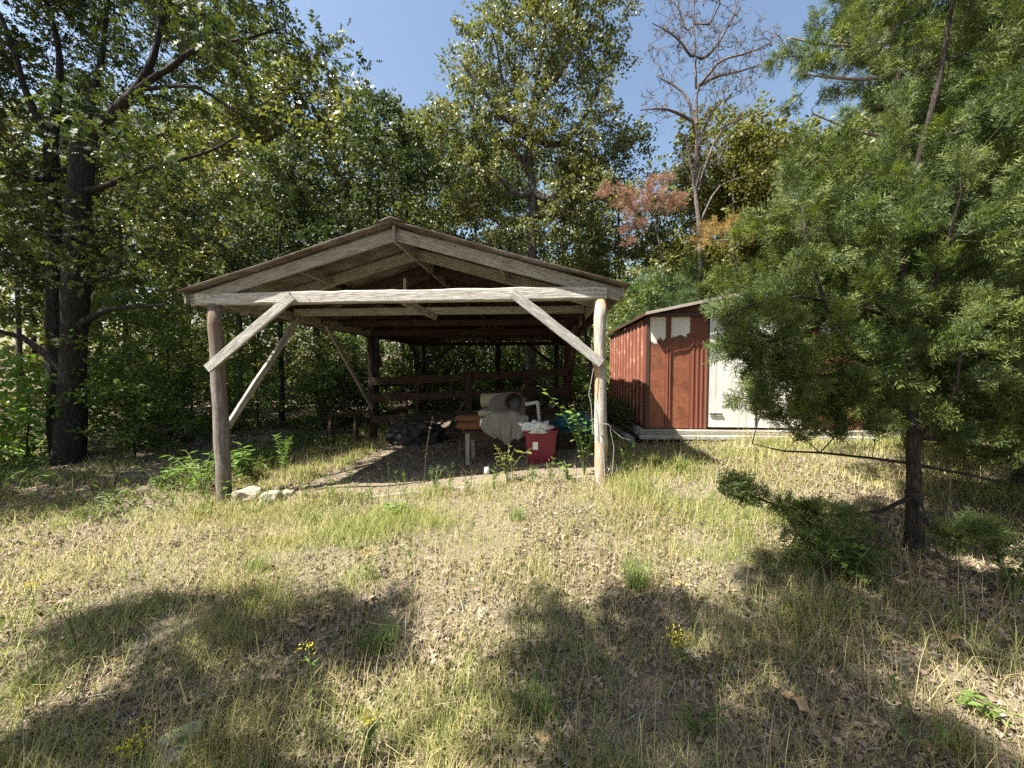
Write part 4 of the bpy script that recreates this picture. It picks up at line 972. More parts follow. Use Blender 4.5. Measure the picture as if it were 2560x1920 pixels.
for k, (u, Y, b_, s_, lab) in enumerate(((1600, 10.9, 1, 1.0, 'leafy sapling under the rust-brown dead cedar'), (1680, 10.6, 0, 1.05, 'sapling right behind the shed left corner'), (1560, 12.5, 3, .9, 'taller sapling in the gap between carport and shed'),
        (330, 6.6, 0, .9, 'slim sapling growing right of the big oak trunk'), (60, 6.2, 2, 1.3, 'bright low sapling at the left edge below the big oak'), (420, 8.2, 1, .9, 'sapling in the shade left of the thick front post'), (640, 10.5, 1, .9, 'sapling seen between the left carport braces'), (850, 11.5, 4, 1.1, 'dark sapling just outside the left middle post'))):
    p = P(u, 900, Y); copy_thing(SP[b_], (p.x, p.y, g1(p.x, p.y)), k * 1.3, s_, lab, 'saplings near the buildings')
# ---- the far wood, one mass
fw = Bulk(); ft = Bulk()
nC = 1300; ang = rng.random(nC) * 3.2 - 1.6 + YAW * -1; dist = 23 + 24 * rng.random(nC)
C = np.stack([dist * np.sin(ang), dist * np.cos(ang), rng.random(nC) ** 1.9 * 10], 1); C[:, 2] += gz(C[:, 0], C[:, 1])
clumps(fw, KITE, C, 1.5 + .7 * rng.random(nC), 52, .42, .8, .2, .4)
for k in range(150):
    a = rng.random() * 2.6 - 1.3; d = 24 + 22 * rng.random(); x, y = d * math.sin(a), d * math.cos(a); r_ = .07 + .1 * rng.random()
    tube(ft, [(x, y, -.5), (x + rng.normal() * .2, y, 4), (x + rng.normal() * .4, y, 10)], [r_, r_ * .8, r_ * .4], 6)
fwo = thing('far_woodland', (0, 32, 0), 'far mass of trees closing the wood behind everything', 'woodland'); fwo['kind'] = 'stuff'
tag(link('foliage', fw.mesh('foliage', MT['oak_leaf_far']), fwo), kind='stuff'); tag(link('trunks', ft.mesh('trunks', MT['bark_dark'], True), fwo), kind='stuff')
# ------------------------------------------------------------------ things under the roof
def on_ground(u, v):
    lo, hi = .5, 40
    for _ in range(40):
        mid = (lo + hi) / 2; p = P(u, v, mid)
        if p.z > g1(p.x, p.y): lo = mid
        else: hi = mid
    p = P(u, v, hi); return Vector((p.x, p.y, g1(p.x, p.y)))

def blob(name, c, r, amp, mat, parent=None, seed=0, sub=3, flatten=-.6, freq=2.2):
    bm = bmesh.new(); bmesh.ops.create_icosphere(bm, subdivisions=sub, radius=1)
    from mathutils import noise as mn
    off = Vector((seed * 7.3, seed * 3.1, seed * 1.7))
    for v in bm.verts:
        n = v.co.normalized(); d = 1 + amp * mn.noise(n * freq + off) + amp * .5 * abs(mn.noise(n * freq * 2.7 + off)) + amp * .3 * mn.noise(n * freq * 6 + off)
        p = n * d; p.z = max(p.z, flatten + .05 * mn.noise(n * 3 + off))
        v.co = Vector((p.x * r[0], p.y * r[1], p.z * r[2]))
    me = bpy.data.meshes.new(name); bm.to_mesh(me); bm.free(); me.materials.append(mat)
    return link(name, me, parent, Matrix.Translation(c))

tz = .57
table = thing('work_table', (-.72, 6.3, g1(-.7, 6.3)), 'rough wooden table under the clutter in carport', 'table')
for k in range(4):
    board('plank', (-1.26, 6.02 + k * .165, tz - .02), (-.12, 6.02 + k * .165, tz - .02), .158, .035, MT['wood_brown_shaded'], table, (0, 1, 0), jit=.003)
for x in (-1.17, -.2):
    for y in (6.0, 6.5):
        board('leg', (x, y, g1(x, y) - .03), (x, y, tz - .04), .09, .07, MT['wood_rake'], table, (0, 1, 0))
board('apron', (-1.2, 5.985, tz - .09), (-.17, 5.985, tz - .09), .1, .025, MT['wood_brown_shaded'], table)

MT['orange_cloth'] = plain('orange_cloth', (.17, .075, .04), .85, .2, .3, 9, bumpy=.4)
def cushion(name, c, d, mat, rz, label):
    m = MB(); nx, ny = 14, 8; V = []
    for s in (1, -1):
        for i in range(nx + 1):
            for j in range(ny + 1):
                a, b_ = i / nx * 2 - 1, j / ny * 2 - 1
                h = ((1 - abs(a) ** 4) * (1 - abs(b_) ** 4)) ** .4
                V.append((a * d[0] / 2 * (1 - .04 * b_ * b_), b_ * d[1] / 2 * (1 - .05 * a * a), s * h * d[2] / 2 * (1 + random.uniform(-.06, .06))))
    F = []
    for s in range(2):
        o_ = s * (nx + 1) * (ny + 1)
        for i in range(nx):
            for j in range(ny):
                q = (o_ + i * (ny + 1) + j, o_ + (i + 1) * (ny + 1) + j, o_ + (i + 1) * (ny + 1) + j + 1, o_ + i * (ny + 1) + j + 1); F.append(q if s == 0 else q[::-1])
    m.add(V, F); o = m.build(name, mat, None, True, Matrix.Translation(c) @ Matrix.Rotation(rz, 4, 'Z'))
    return tag(o, label, 'cushion')
cushion('cushion', (-1.12, 6.12, tz + .07), (.52, .4, .13), MT['orange_cloth'], .1, 'lower orange cushion on the left end of table')
cu = cushion('cushion', (-1.14, 6.13, tz + .185), (.5, .38, .11), MT['orange_cloth'], -.12, 'upper orange cushion with a white tag on the table')
MT['paper'] = plain('paper', (.7, .69, .65), .7, .3, .08)
m = MB(); m.box((-.93, 5.935, tz + .14), (.075, .004, .12)); bevel(m.build('care_tag', MT['paper'], cu), .001)

MT['foam'] = plain('foam', (.27, .23, .16), .9, .1, .2, 6, bumpy=.2)
mt_ = thing('folded_mattress', (-.66, 6.3, tz), 'pale tan foam mattress folded on the table under plastic', 'mattress')
for k in range(3):
    m = MB(); m.box((-.66 + (.03, -.05, -.02)[k], 6.3, tz + .055 + k * .108), (.72 - k * .03, .62, .1)); bevel(m.build('layer', MT['foam'], mt_, True), .035, 3)
m = MB(); m.tube([(-1.02, 6.45, tz + .44), (-.36, 6.42, tz + .46)], .125, 16); ro = bevel(m.build('foam_roll', MT['foam'], None, True), .01, 2)
tag(ro, 'rolled pale foam mat lying on top of the folded mattress', 'foam roll')

m, t, b = newmat('plastic_film'); b.inputs['Base Color'].default_value = (.24, .215, .17, 1); b.inputs['Roughness'].default_value = .35
tr_ = t.nodes.new('ShaderNodeBsdfTransparent'); tl_ = t.nodes.new('ShaderNodeBsdfTranslucent'); tl_.inputs[0].default_value = (.5, .46, .38, 1)
x1 = t.nodes.new('ShaderNodeMixShader'); x1.inputs[0].default_value = .4; t.links.new(b.outputs[0], x1.inputs[1]); t.links.new(tl_.outputs[0], x1.inputs[2])
x2 = t.nodes.new('ShaderNodeMixShader'); x2.inputs[0].default_value = .0; t.links.new(x1.outputs[0], x2.inputs[1]); t.links.new(tr_.outputs[0], x2.inputs[2])
t.links.new(x2.outputs[0], t.nodes['Material Output'].inputs[0]); MT['film'] = m
from mathutils.noise import noise as mnz
path = [(y_ - .085, z_, h_) for y_, z_, h_ in ((6.62, 1.02, .26), (6.5, 1.165, .28), (6.4, 1.175, .3), (6.29, 1.08, .3), (6.15, .93, .31), (6.02, .92, .33), (5.965, .88, .33), (5.945, .77, .35), (5.93, .66, .37), (5.92, .55, .36), (5.91, .46, .31), (5.9, .4, .24))]
V = []; nx = 40
for k, (y, z, hw) in enumerate(path):
    f = k / (len(path) - 1)
    for i in range(nx + 1):
        a = i / nx * 2 - 1; amp = .008 + .045 * max(0, f - .45)
        V.append((-.56 + a * hw + .02 * math.sin(k * 1.3), y + 2.2 * amp * mnz(Vector((a * 3.1, k * .22, 4))) + .9 * amp * mnz(Vector((a * 8, k * .3, 9))), z - .12 * abs(a) ** 2 * (1 if 0 < k < 6 else .35) + .015 * math.sin(a * 7 + k) + ((-.16 * a * (1 if a < .25 else -.9) + .035 * mnz(Vector((a * 6, 3, 1)))) * max(0, f - .5) * 2)))
m = MB(); m.add(V, [(k * (nx + 1) + i, k * (nx + 1) + i + 1, (k + 1) * (nx + 1) + i + 1, (k + 1) * (nx + 1) + i) for k in range(len(path) - 1) for i in range(nx)])
o = m.build('plastic_sheet', MT['film'], None, True); sm = o.modifiers.new('sub', 'SUBSURF'); sm.levels = 1; sm.render_levels = 1
tag(o, 'milky plastic sheet draped over the mattress and hanging to a point', 'plastic sheet')

MT['pot_dark'] = plain('pot_dark', (.035, .028, .026), .5, .4); MT['pot_rim'] = plain('pot_rim', (.075, .018, .013), .5, .4)
pc = P(1285, 1004, 5.98); pot = thing('tipped_pot', (pc.x, 6.1, pc.z - .14), 'dark round pot with red-brown rim lying tipped on the plastic sheet', 'pot')
m = MB(); n = 24; rings = [(.0, .15), (.0, .138), (.16, .105), (.16, .0)]
pr = [(-.005, .138), (.01, .15), (.2, .115), (.22, .1), (.22, .0)]; V = []
def lathe(prof, c, k=24):
    V = []; F = []
    for (y, r) in prof:
        for q in range(k):
            an = 2 * math.pi * q / k; V.append((c[0] + r * math.cos(an), c[1] + y, c[2] + r * math.sin(an)))
    for i in range(len(prof) - 1):
        for q in range(k): F.append((i * k + q, i * k + (q + 1) % k, (i + 1) * k + (q + 1) % k, (i + 1) * k + q))
    m = MB(); m.add(V, F); return m
lathe([(.2, .005), (.2, .1), (.02, .13), (.004, .138), (.02, .143), (.21, .112), (.215, .005)], (pc.x, 5.99, pc.z)).build('body', MT['pot_dark'], pot, True)
lathe([(.0, .131), (-.008, .14), (.0, .152), (.022, .15), (.024, .14)], (pc.x, 5.985, pc.z)).build('rim', MT['pot_rim'], pot, True)

st = thing('wooden_stake', (-.1, 5.9, g1(-.1, 5.9)), 'pale upright stake with short cross piece between table and red tote', 'stake')
pA = P(1314, 1011, 5.9); pB = P(1345, 1005, 5.9); pC = P(1353, 1092, 5.9)
MT['pole_paint'] = plain('pole_paint', (.3, .29, .27), .6)
board('cross_piece', pA, pB, .05, .025, MT['pole_paint'], st, seg=3); q = pB + Vector((-.012, -.027, .01))
board('upright', (pC.x + .05, 5.875, g1(pC.x, 5.9) - .02), q, .045, .022, MT['pole_paint'], st, (1, 0, 0), seg=5)

MT['crimson'] = plain('crimson', (.16, .007, .024), .4, .5, .12, 3, bumpy=.02)
tp = P(1352, 1172, 5.55); tg = g1(tp.x, 5.75); tote = thing('plastic_tote', (tp.x, 5.75, tg), 'crimson plastic tote standing open beside the table', 'tote')
def tub(c, w0, w1, d0, d1, h, th=.008):
    V = []
    for (z, w, d) in ((0, w0, d0), (h * .5, (w0 + w1) / 2, (d0 + d1) / 2), (h, w1, d1), (h, w1 - 2 * th, d1 - 2 * th), (.01, w0 - 2 * th, d0 - 2 * th)):
        V += [(c[0] - w / 2, c[1] - d / 2, c[2] + z), (c[0] + w / 2, c[1] - d / 2, c[2] + z), (c[0] + w / 2, c[1] + d / 2, c[2] + z), (c[0] - w / 2, c[1] + d / 2, c[2] + z)]
    F = [(3, 2, 1, 0)] + [(r * 4 + i, r * 4 + (i + 1) % 4, r * 4 + 4 + (i + 1) % 4, r * 4 + 4 + i) for r in range(4) for i in range(4)] + [(16, 17, 18, 19)]
    m = MB(); m.add(V, F); return m
bevel(tub((tp.x, 5.75, tg - .01), .37, .46, .3, .38, .5).build('body', MT['crimson'], tote), .012, 2)
m = MB(); z = tg + .485
for (cx, cy, dx, dy) in ((tp.x, 5.75 - .2, .5, .025), (tp.x, 5.75 + .2, .5, .025), (tp.x - .237, 5.75, .025, .37), (tp.x + .237, 5.75, .025, .37)): m.box((cx, cy, z), (dx, dy, .03))
bevel(m.build('rim', MT['crimson'], tote), .006)
m = MB(); m.box((tp.x - .08, 5.568, tg + .27), (.075, .006, .11), Matrix.Rotation(R(-4), 3, 'X')); m.build('sticker', MT['paper'], tote)
MT['bag'] = plain('bag', (.55, .55, .54), .45, .5, .1, 5, bumpy=.5)
tag(blob('carrier_bag', (tp.x - .06, 5.66, tg + .52), (.2, .15, .1), .5, MT['bag'], seed=3, sub=4, freq=2.6), 'crumpled white plastic bag spilling from the crimson tote', 'bag')
MT['teal'] = plain('teal', (.015, .1, .11), .5, .4, .3, 6, bumpy=.4)
tq = P(1445, 1062, 6.6)
tag(blob('folded_tarp', (.55, 6.75, g1(.5, 6.7) + .38), (.3, .25, .2), .5, MT['teal'], seed=5, sub=4, freq=2.8), 'teal crumpled tarpaulin on a dark crate by the right post', 'tarp')
cr_ = thing('wooden_crate', (.55, 6.75, g1(.55, 6.75)), 'dark slatted crate under the teal tarpaulin', 'crate'); z0 = g1(.55, 6.75)
for k in range(3):
    z = z0 + .05 + k * .095
    for yy in (6.5, 7.0): board('slat', (.22, yy, z), (.88, yy, z), .08, .018, MT['wood_brown_shaded'], cr_, seg=3)
    for xx_ in (.235, .865): board('slat', (xx_, 6.52, z), (xx_, 6.98, z), .08, .018, MT['wood_brown_shaded'], cr_, seg=3)
for xx_ in (.26, .84):
    for yy in (6.53, 6.97): board('corner_post', (xx_, yy, z0 - .03), (xx_, yy, z0 + .29), .035, .035, MT['wood_brown_shaded'], cr_, (0, 1, 0), seg=3)
MT['heap'] = plain('heap', (.018, .016, .014), .6, .4, .4, 5, bumpy=.6)
tag(blob('tarp_heap', (-2.9, 8.55, g1(-2.9, 8.5) + .16), (.62, .35, .32), .4, MT['heap'], seed=9, sub=4), 'dark crumpled heap on the floor below the fence rails', 'heap')
c_ = on_ground(1217, 1186); m = lathe([(0, 0), (0, .04), (.11, .04), (.11, .034), (.1, .034), (.1, 0)], (0, 0, 0), 16)
m.v = [(x, z, y) for x, y, z in m.v]; m.f = [f[::-1] for f in m.f]
o = m.build('tin_can', plain('tin_white', (.6, .6, .58), .4, .5), None, True, Matrix.Translation(c_)); tag(o, 'small white tin can on the earth floor by table leg', 'can')
# saw-horse beside the left middle post
sh = thing('sawhorse', (-4.65, 8.6, g1(-4.65, 8.6)), 'dark old sawhorse beside the left middle post', 'sawhorse'); z0 = g1(-4.65, 8.6)
board('top_rail', (-4.95, 8.5, z0 + .72), (-4.35, 8.85, z0 + .72), .09, .06, MT['wood_brown_shaded'], sh)
for f in (.12, .88):
    px_, py_ = -4.95 + .6 * f, 8.5 + .35 * f
    for s in (-1, 1):
        board('leg', (px_ + .13 * s * .5, py_ - .25 * s, z0 - .03), (px_, py_ - .02 * s, z0 + .68), .06, .035, MT['wood_brown_shaded'], sh, (1, 0, 0), seg=3)
board('cross_bar', (-4.92, 8.4, z0 + .3), (-4.38, 8.72, z0 + .3), .06, .02, MT['wood_brown_shaded'], sh, seg=3)
# leaning planks against the fence, catching the sun
for k, (x0, x1, yy, ztop) in enumerate(((-2.45, -2.2, 11.3, 1.15), (-2.2, -1.7, 10.6, .35))):
    z0 = g1(x0, yy); o = board('loose_plank', (x0 - .3, yy, z0 + .05), (x1 + .2, yy + .5, ztop), .16, .03, MT['wood_grey'], None, (0, -1, .4))
    tag(o, ('pale plank leaning up behind the fence rails', 'short pale plank propped low behind the fence')[k], 'plank')

# stones
MT['stone'] = plain('stone', (.27, .245, .19), .9, .2, .4, 9, bumpy=.8); MT['lichen_stone'] = plain('lichen_stone', (.27, .28, .17), .9, .2, .5, 14, bumpy=.8)
def slab(u, v, d, rz, mat, label, tilt=.1, seed=1):
    p = on_ground(u, v); bm = bmesh.new(); bmesh.ops.create_icosphere(bm, subdivisions=3, radius=1)
    from mathutils import noise as mn
    for q in bm.verts:
        c = q.co.copy(); e = max(abs(c.x), abs(c.y), abs(c.z)); c = c * (1 - .55 + .55 / e) * .62        # squared-off lump
        c *= 1 + .28 * mn.noise(c * 2.1 + Vector((seed * 3, 0, 0))) + .1 * mn.noise(c * 6 + Vector((seed, 5, 0)))
        q.co = Vector((c.x * d[0], c.y * d[1], c.z * d[2]))
    me = bpy.data.meshes.new('stone'); bm.to_mesh(me); bm.free(); me.materials.append(mat)
    o = link('stone', me, None, Matrix.Translation(p + Vector((0, 0, d[2] * .12))) @ Matrix.Rotation(rz, 4, 'Z') @ Matrix.Rotation(tilt, 4, 'X'))
    return tag(o, label, 'stone')
slab(618, 1252, (.3, .2, .24), .2, MT['stone'], 'pale limestone block beside the foot of the thick left post', .12, 1)
slab(680, 1255, (.2, .17, .19), 1, MT['stone'], 'rounder pale stone right of the limestone block', -.1, 2)
slab(722, 1240, (.13, .1, .11), .4, MT['stone'], 'smallest pale stone in the row by the left post', .1, 3)
slab(1545, 1192, (.2, .15, .17), .5, MT['stone'], 'pale stone at the foot of the slim right post', .1, 4)
slab(452, 1852, (.13, .08, .04), .5, MT['lichen_stone'], 'flat lichen-green stone in the grass at the bottom left', .35, 5)
slab(430, 1905, (.09, .07, .05), .9, MT['stone'], 'small grey stone below the lichen-green one', .1, 6)

# ------------------------------------------------------------------ grass and fallen leaves
def in_floor(x, y): return (x > -3.4) & (x < .75) & (y > 4.85) & (y < 14)
def in_shed(x, y): return (x > 1.4) & (x < 5.3) & (y > 6.35) & (y < 10.1)
def polar(n, r0, r1, p=1.0, a=1.12):
    r = (r0 ** p + (r1 ** p - r0 ** p) * rng.random(n)) ** (1 / p); an = (rng.random(n) * 2 - 1) * a - YAW
    return r * np.sin(an), r * np.cos(an), r
def blades(bulk, x, y, r, L, lean, wmul=1.0):
    n = len(x); z = gz(x, y) - .004; b = np.stack([x, y, z], 1)
    an = rng.random(n) * 6.283; d = np.stack([np.cos(an), np.sin(an), np.zeros(n)], 1); upv = np.array([0, 0, 1.])
    sd = np.stack([-np.sin(an + rng.normal(size=n) * .6), np.cos(an), np.zeros(n)], 1); sd = unit(sd)
    w = np.maximum(.0012, r * .0004) * wmul * (.7 + .6 * rng.random(n)); L = L[:, None]; le = lean[:, None]
    m1 = b + upv * L * .55 * np.cos(le * .6) + d * L * .55 * np.sin(le * .6)
    tp_ = m1 + upv * L * .45 * np.cos(le * 1.9) + d * L * .45 * np.sin(le * 1.9)
    tp_[:, 2] = np.maximum(tp_[:, 2], z + .004)
    V = np.stack([b - sd * w[:, None], b + sd * w[:, None], m1 - sd * w[:, None] * .8, m1 + sd * w[:, None] * .8, tp_], 1).reshape(-1, 3)
    o = np.arange(n)[:, None] * 5
    bulk.add(V, np.array([[0, 1, 3, 2]]) + o); bulk.F[3].append(np.array([[2, 3, 4]]) + o + bulk.n - n * 5)
G = Bulk()
x, y, r = polar(520000, 1.05, 12.5, 1.15)
den = .25 + 1.35 * np.clip((vnoise(x, y, .33, 21) - .3) * 1.8, 0, 1) * np.clip((vnoise(x, y, 1.1, 22) - .3) * 2.8, .08, 1)
den *= np.where(in_floor(x, y), .02, 1) * np.where(in_shed(x, y), 0, 1) * np.where((x < -4.6 - .15 * (y - 3)) & (y > 3.6), np.where(y < 5.6, .5, .22), 1) * np.where((y > 7.5), .3, 1)
den *= np.where((x > 2.3) & (np.hypot(x - 3.1, y - 2.6) < 1.5), .45, 1) * np.where(r < 2.6, .62, 1)
keep = rng.random(len(x)) < den * .8
x, y, r = x[keep], y[keep], r[keep]; n = len(x)
tuft = np.clip(vnoise(x, y, .5, 31), 0, 1)
L = (.045 + .22 * rng.random(n) ** 1.7) * (.7 + .7 * tuft); lean = .2 + 1.25 * rng.random(n)
blades(G, x, y, r, L, lean)
gr = link('grass', G.mesh('grass', MT['grass'])); tag(gr, 'thin dry yellow-green grass over the sunny clearing', 'grass', None, 'stuff')
G = Bulk(); x, y, r = polar(60000, 1.05, 9, 1.1); k_ = (rng.random(len(x)) < .25 + .6 * vnoise(x, y, .7, 41)) & ~in_floor(x, y) & ~in_shed(x, y) & ~((x < -4.8) & (y > 4)); x, y, r = x[k_], y[k_], r[k_]
blades(G, x, y, r, .06 + .16 * rng.random(len(x)), 1.35 + .25 * rng.random(len(x)), .85)
x, y, r = polar(9000, 1.05, 8, 1.2); k_ = ~in_floor(x, y) & ~in_shed(x, y) & ~((x < -4.8) & (y > 4)); x, y, r = x[k_], y[k_], r[k_]
blades(G, x, y, r, .14 + .26 * rng.random(len(x)), .15 + .85 * rng.random(len(x)), .75)
tag(link('dry_straw', G.mesh('dry_straw', MT['straw'])), 'dry straw lying flat between the grass blades', 'straw', None, 'stuff')
# fallen leaves
CURL = (OAK[0] * np.array([1, 1, 3.2]) + np.array([0, 0, 0]), OAK[1])
Lb = Bulk(); x, y, r = polar(120000, 1.05, 20, 1.2)
dn = np.clip((vnoise(x, y, .6, 51) - .42) * 2.4, .05, 1); wd_ = (x < -4.2 - .1 * y) | (y > 9) | ((x < -3.4) & (y > 5)) | ((np.hypot(x - 3.3, y - 2.7) < 1.5))
dn = np.where(wd_, .85, dn * np.where(r < 2.7, 1.5, .6)); dn = np.where(in_shed(x, y), 0, dn); dn = np.where(in_floor(x, y) & (y > 5.6), .35, dn)
k_ = rng.random(len(x)) < dn * .56; x, y, r = x[k_], y[k_], r[k_]; n = len(x)
pos = np.stack([x, y, gz(x, y) + .006 + .014 * rng.random(n)], 1); ax = rdir(n); ax[:, 2] *= .35; nr = rdir(n) * .55; nr[:, 2] += 1
nr[rng.random(n) < .5] *= -1
scatter(Lb, CURL, pos, ax, nr, (.03 + .048 * rng.random(n)) * np.where(r > 6, 1.4, 1))
tag(link('fallen_leaves', Lb.mesh('fallen_leaves', MT['litter'])), 'brown dry oak leaves littering the ground', 'leaf litter', None, 'stuff')
x, y, r = polar(85000, 1.05, 6.5, 1.25)
k_ = (rng.random(len(x)) < np.clip((vnoise(x, y, .45, 71) - .36) * 2.6, .1, .95)) & ~in_floor(x, y) & ~in_shed(x, y); x, y, r = x[k_], y[k_], r[k_]; n = len(x)
Lb = Bulk(); pos = np.stack([x, y, gz(x, y) + .004 + .01 * rng.random(n)], 1); ax = rdir(n); ax[:, 2] *= .45; nr = rdir(n) * .7; nr[:, 2] += 1
scatter(Lb, (KITE[0] * np.array([1, 1.2, 2.5]), KITE[1]), pos, ax, nr, .016 + .032 * rng.random(n) ** 1.5)
tag(link('leaf_fragments', Lb.mesh('leaf_fragments', MT['litter'])), 'crumbled grey-tan leaf fragments covering the soil between grass', 'leaf litter', None, 'stuff')
# twigs lying about
tg_ = Bulk(); x, y, r = polar(900, 1.3, 10, 1.3)
for a, b_ in zip(x, y):
    if in_floor(a, b_) or in_shed(a, b_): continue
    an = rng.random() * 6.28; l = .06 + .22 * rng.random() ** 2 * (2.2 if a < -4 else 1); z = g1(a, b_) + .012
    e = (a + l * math.cos(an), b_ + l * math.sin(an)); mid = ((a + e[0]) / 2 + rng.normal() * .01, (b_ + e[1]) / 2 + rng.normal() * .01)
    tube(tg_, [(a, b_, z), (*mid, g1(*mid) + .03 * rng.random()), (*e, g1(*e) + .012 + .08 * rng.random() * l)], [.004, .003, .0018], 4)
tag(link('fallen_twigs', tg_.mesh('fallen_twigs', MT['wood_grey'])), 'small dry twigs scattered over the ground', 'twigs', None, 'stuff')
# low ground plants of the wood floor on the left
gp = Bulk(); x = rng.random(2200) * 11 - 15.5; y = rng.random(2200) * 9 + 4.2; kk = ~((x > -5.2) & (y < 5)) & (vnoise(x, y, 1.1, 61) > .5); x, y = x[kk], y[kk]
C = np.stack([x, y, gz(x, y) + .05 + .14 * rng.random(len(x))], 1); clumps(gp, LANCE, C, .16 + .12 * rng.random(len(C)), 16, .12, .3, .15, 1.1)
tag(link('ground_cover', gp.mesh('ground_cover', MT['shrub_leaf'])), 'low green ground cover on the wood floor at the left', 'ground cover', None, 'stuff')

# ------------------------------------------------------------------ weeds and flowers, one by one
LEAFME = {}
def leaf_me(key, tpl, mat):
    if key not in LEAFME:
        me = raw_mesh('leaf', tpl[0], tpl[1], MT[mat]); LEAFME[key] = me
    return LEAFME[key]
def leafy(name, label, cat, u, v, H, n, size, mat, tpl, spread=.5, stems=3, group=None, top=None, stem='stem_green', single=True, lean=(0, 0)):
    p = on_ground(u, v); root = thing(name, p, label, cat, group); r_ = random.Random(int(u * 7 + v)); bk = Bulk(); A = []
    for s in range(stems):
        an = r_.uniform(0, 6.28); sp = spread * r_.uniform(.4, 1)
        e = np.array([sp * math.cos(an) + lean[0], sp * math.sin(an) * .7 + lean[1], H * r_.uniform(.75, 1.05)])
        if s == 0 and top is not None: e = np.array(tuple(Vector(top) - p))
        pts = [np.array([0, 0, -.03]), np.array([e[0] * .2, e[1] * .2, e[2] * .4]), np.array([e[0] * .55, e[1] * .55, e[2] * .75]), e]
        tube(bk, [q + np.array(p) for q in pts], [.006, .005, .004, .0022], 5)
        for k in range(n // stems):
            f = .25 + .75 * (k + r_.random()) / (n / stems); f = min(f, .999); i = min(2, int(f * 3)); w = f * 3 - i; q = pts[i] * (1 - w) + pts[i + 1] * w
            A.append((q, an + k * 2.4, r_))
    link('stem', bk.mesh('stem', MT[stem], True), root)
    if single:
        me = leaf_me(mat + str(len(tpl[0])) + str(tpl[0][1][1]), tpl, mat)
        for q, an, _ in A:
            el = r_.uniform(-.25, .45); d = Vector((math.cos(an) * math.cos(el), math.sin(an) * math.cos(el), math.sin(el)))
            M = axes(p + Vector(q), p + Vector(q) + d, (r_.uniform(-.5, .5), r_.uniform(-.5, .5), 1)); s_ = size * r_.uniform(.65, 1.15)
            link('leaf', me, root, M @ Matrix.Diagonal((s_, s_, s_, 1)))
    else:
        lf = Bulk(); Q = np.array([a[0] for a in A]) + np.array(p); an = np.array([a[1] for a in A]); el = rng.random(len(Q)) * .7 + .1
        ax = np.stack([np.cos(an) * np.cos(el), np.sin(an) * np.cos(el), np.sin(el)], 1); nr = rdir(len(Q)) * .4; nr[:, 2] += 1
        scatter(lf, tpl, Q, ax, nr, size * (.6 + .6 * rng.random(len(Q)))); tag(link('foliage', lf.mesh('foliage', MT[mat]), root), kind='stuff')
    return root
BROAD = OVAL
leafy('broadleaf_plant', 'bright broad-leaved plant left of the thick front post', 'plant', 505, 1235, .62, 110, .14, 'bright_leaf', LANCE, .65, 12)
leafy('broadleaf_plant', 'broad-leaved plant with pale glossy leaves right of the thick front post', 'plant', 612, 1205, .6, 34, .17, 'bright_leaf', BROAD, .32, 4)
leafy('broadleaf_plant', 'small leafy plant climbing the foot of the thick front post', 'plant', 560, 1262, .38, 16, .1, 'bright_leaf', BROAD, .14, 3)
leafy('broadleaf_plant', 'spreading green plant in the litter at the far left', 'plant', 400, 1225, .42, 66, .12, 'bright_leaf', LANCE, .65, 8)
leafy('broadleaf_plant', 'green sprout in the leaf litter below the big oak', 'plant', 130, 1215, .28, 24, .12, 'bright_leaf', LANCE, .4, 5)
leafy('horseweed', 'tall pale weed behind the pale stones by the left post', 'weed', 712, 1205, .7, 170, .08, 'bright_leaf', LANCE, .16, 3, single=False)
leafy('horseweed', 'pale upright weed against the dark carport floor', 'weed', 1088, 1232, .36, 120, .05, 'cedar_leaf_pale', LANCE, .14, 6, single=False)
leafy('dry_weed', 'dark dry seed-stalk behind the pale upright weed', 'weed', 1060, 1215, .85, 22, .035, 'litter', LANCE, .06, 1, top=P(1083, 1040, 4.95), stem='stem_dark', single=False)
leafy('climbing_sapling', 'slender yellow-leaved sapling beside the slim right post', 'sapling', 1462, 1188, .95, 96, .1, 'bright_leaf', OVAL, .42, 7, top=P(1350, 965, 4.72))
leafy('yellow_plant', 'low yellowing plant before the crimson tote', 'plant', 1268, 1205, .45, 40, .1, 'yellow_leaf', OVAL, .36, 6)
leafy('yellow_plant', 'small yellow-green plant just left of the slim right post', 'plant', 1420, 1200, .24, 18, .09, 'bright_leaf', OVAL, .22, 4)
leafy('clover_clump', 'bright green clump in the grass before the edging board', 'plant', 1000, 1288, .12, 60, .055, 'bright_leaf', OVAL, .22, 12)
leafy('oak_sprout', 'dark oak sprout with lobed leaves below the cedar', 'plant', 2130, 1465, .3, 22, .15, 'shrub_leaf', OAK, .18, 4)
leafy('fern_plant', 'feathery green plant in the bottom right corner', 'plant', 2455, 1790, .1, 26, .07, 'bright_leaf', LANCE, .12, 5)
leafy('fern_plant', 'feathery plant in the shade near the bottom centre right', 'plant', 1745, 1840, .14, 40, .05, 'shrub_leaf', LANCE, .14, 6, single=False)
leafy('fern_plant', 'blue-green feathery weed left of the oak sprout', 'plant', 1935, 1460, .16, 50, .05, 'cedar_leaf_pale', LANCE, .16, 6, single=False)
leafy('low_shrub', 'low leafy shrub at the right edge under the cedar', 'plant', 2530, 1500, .3, 90, .06, 'shrub_leaf', KITE, .3, 8, single=False)
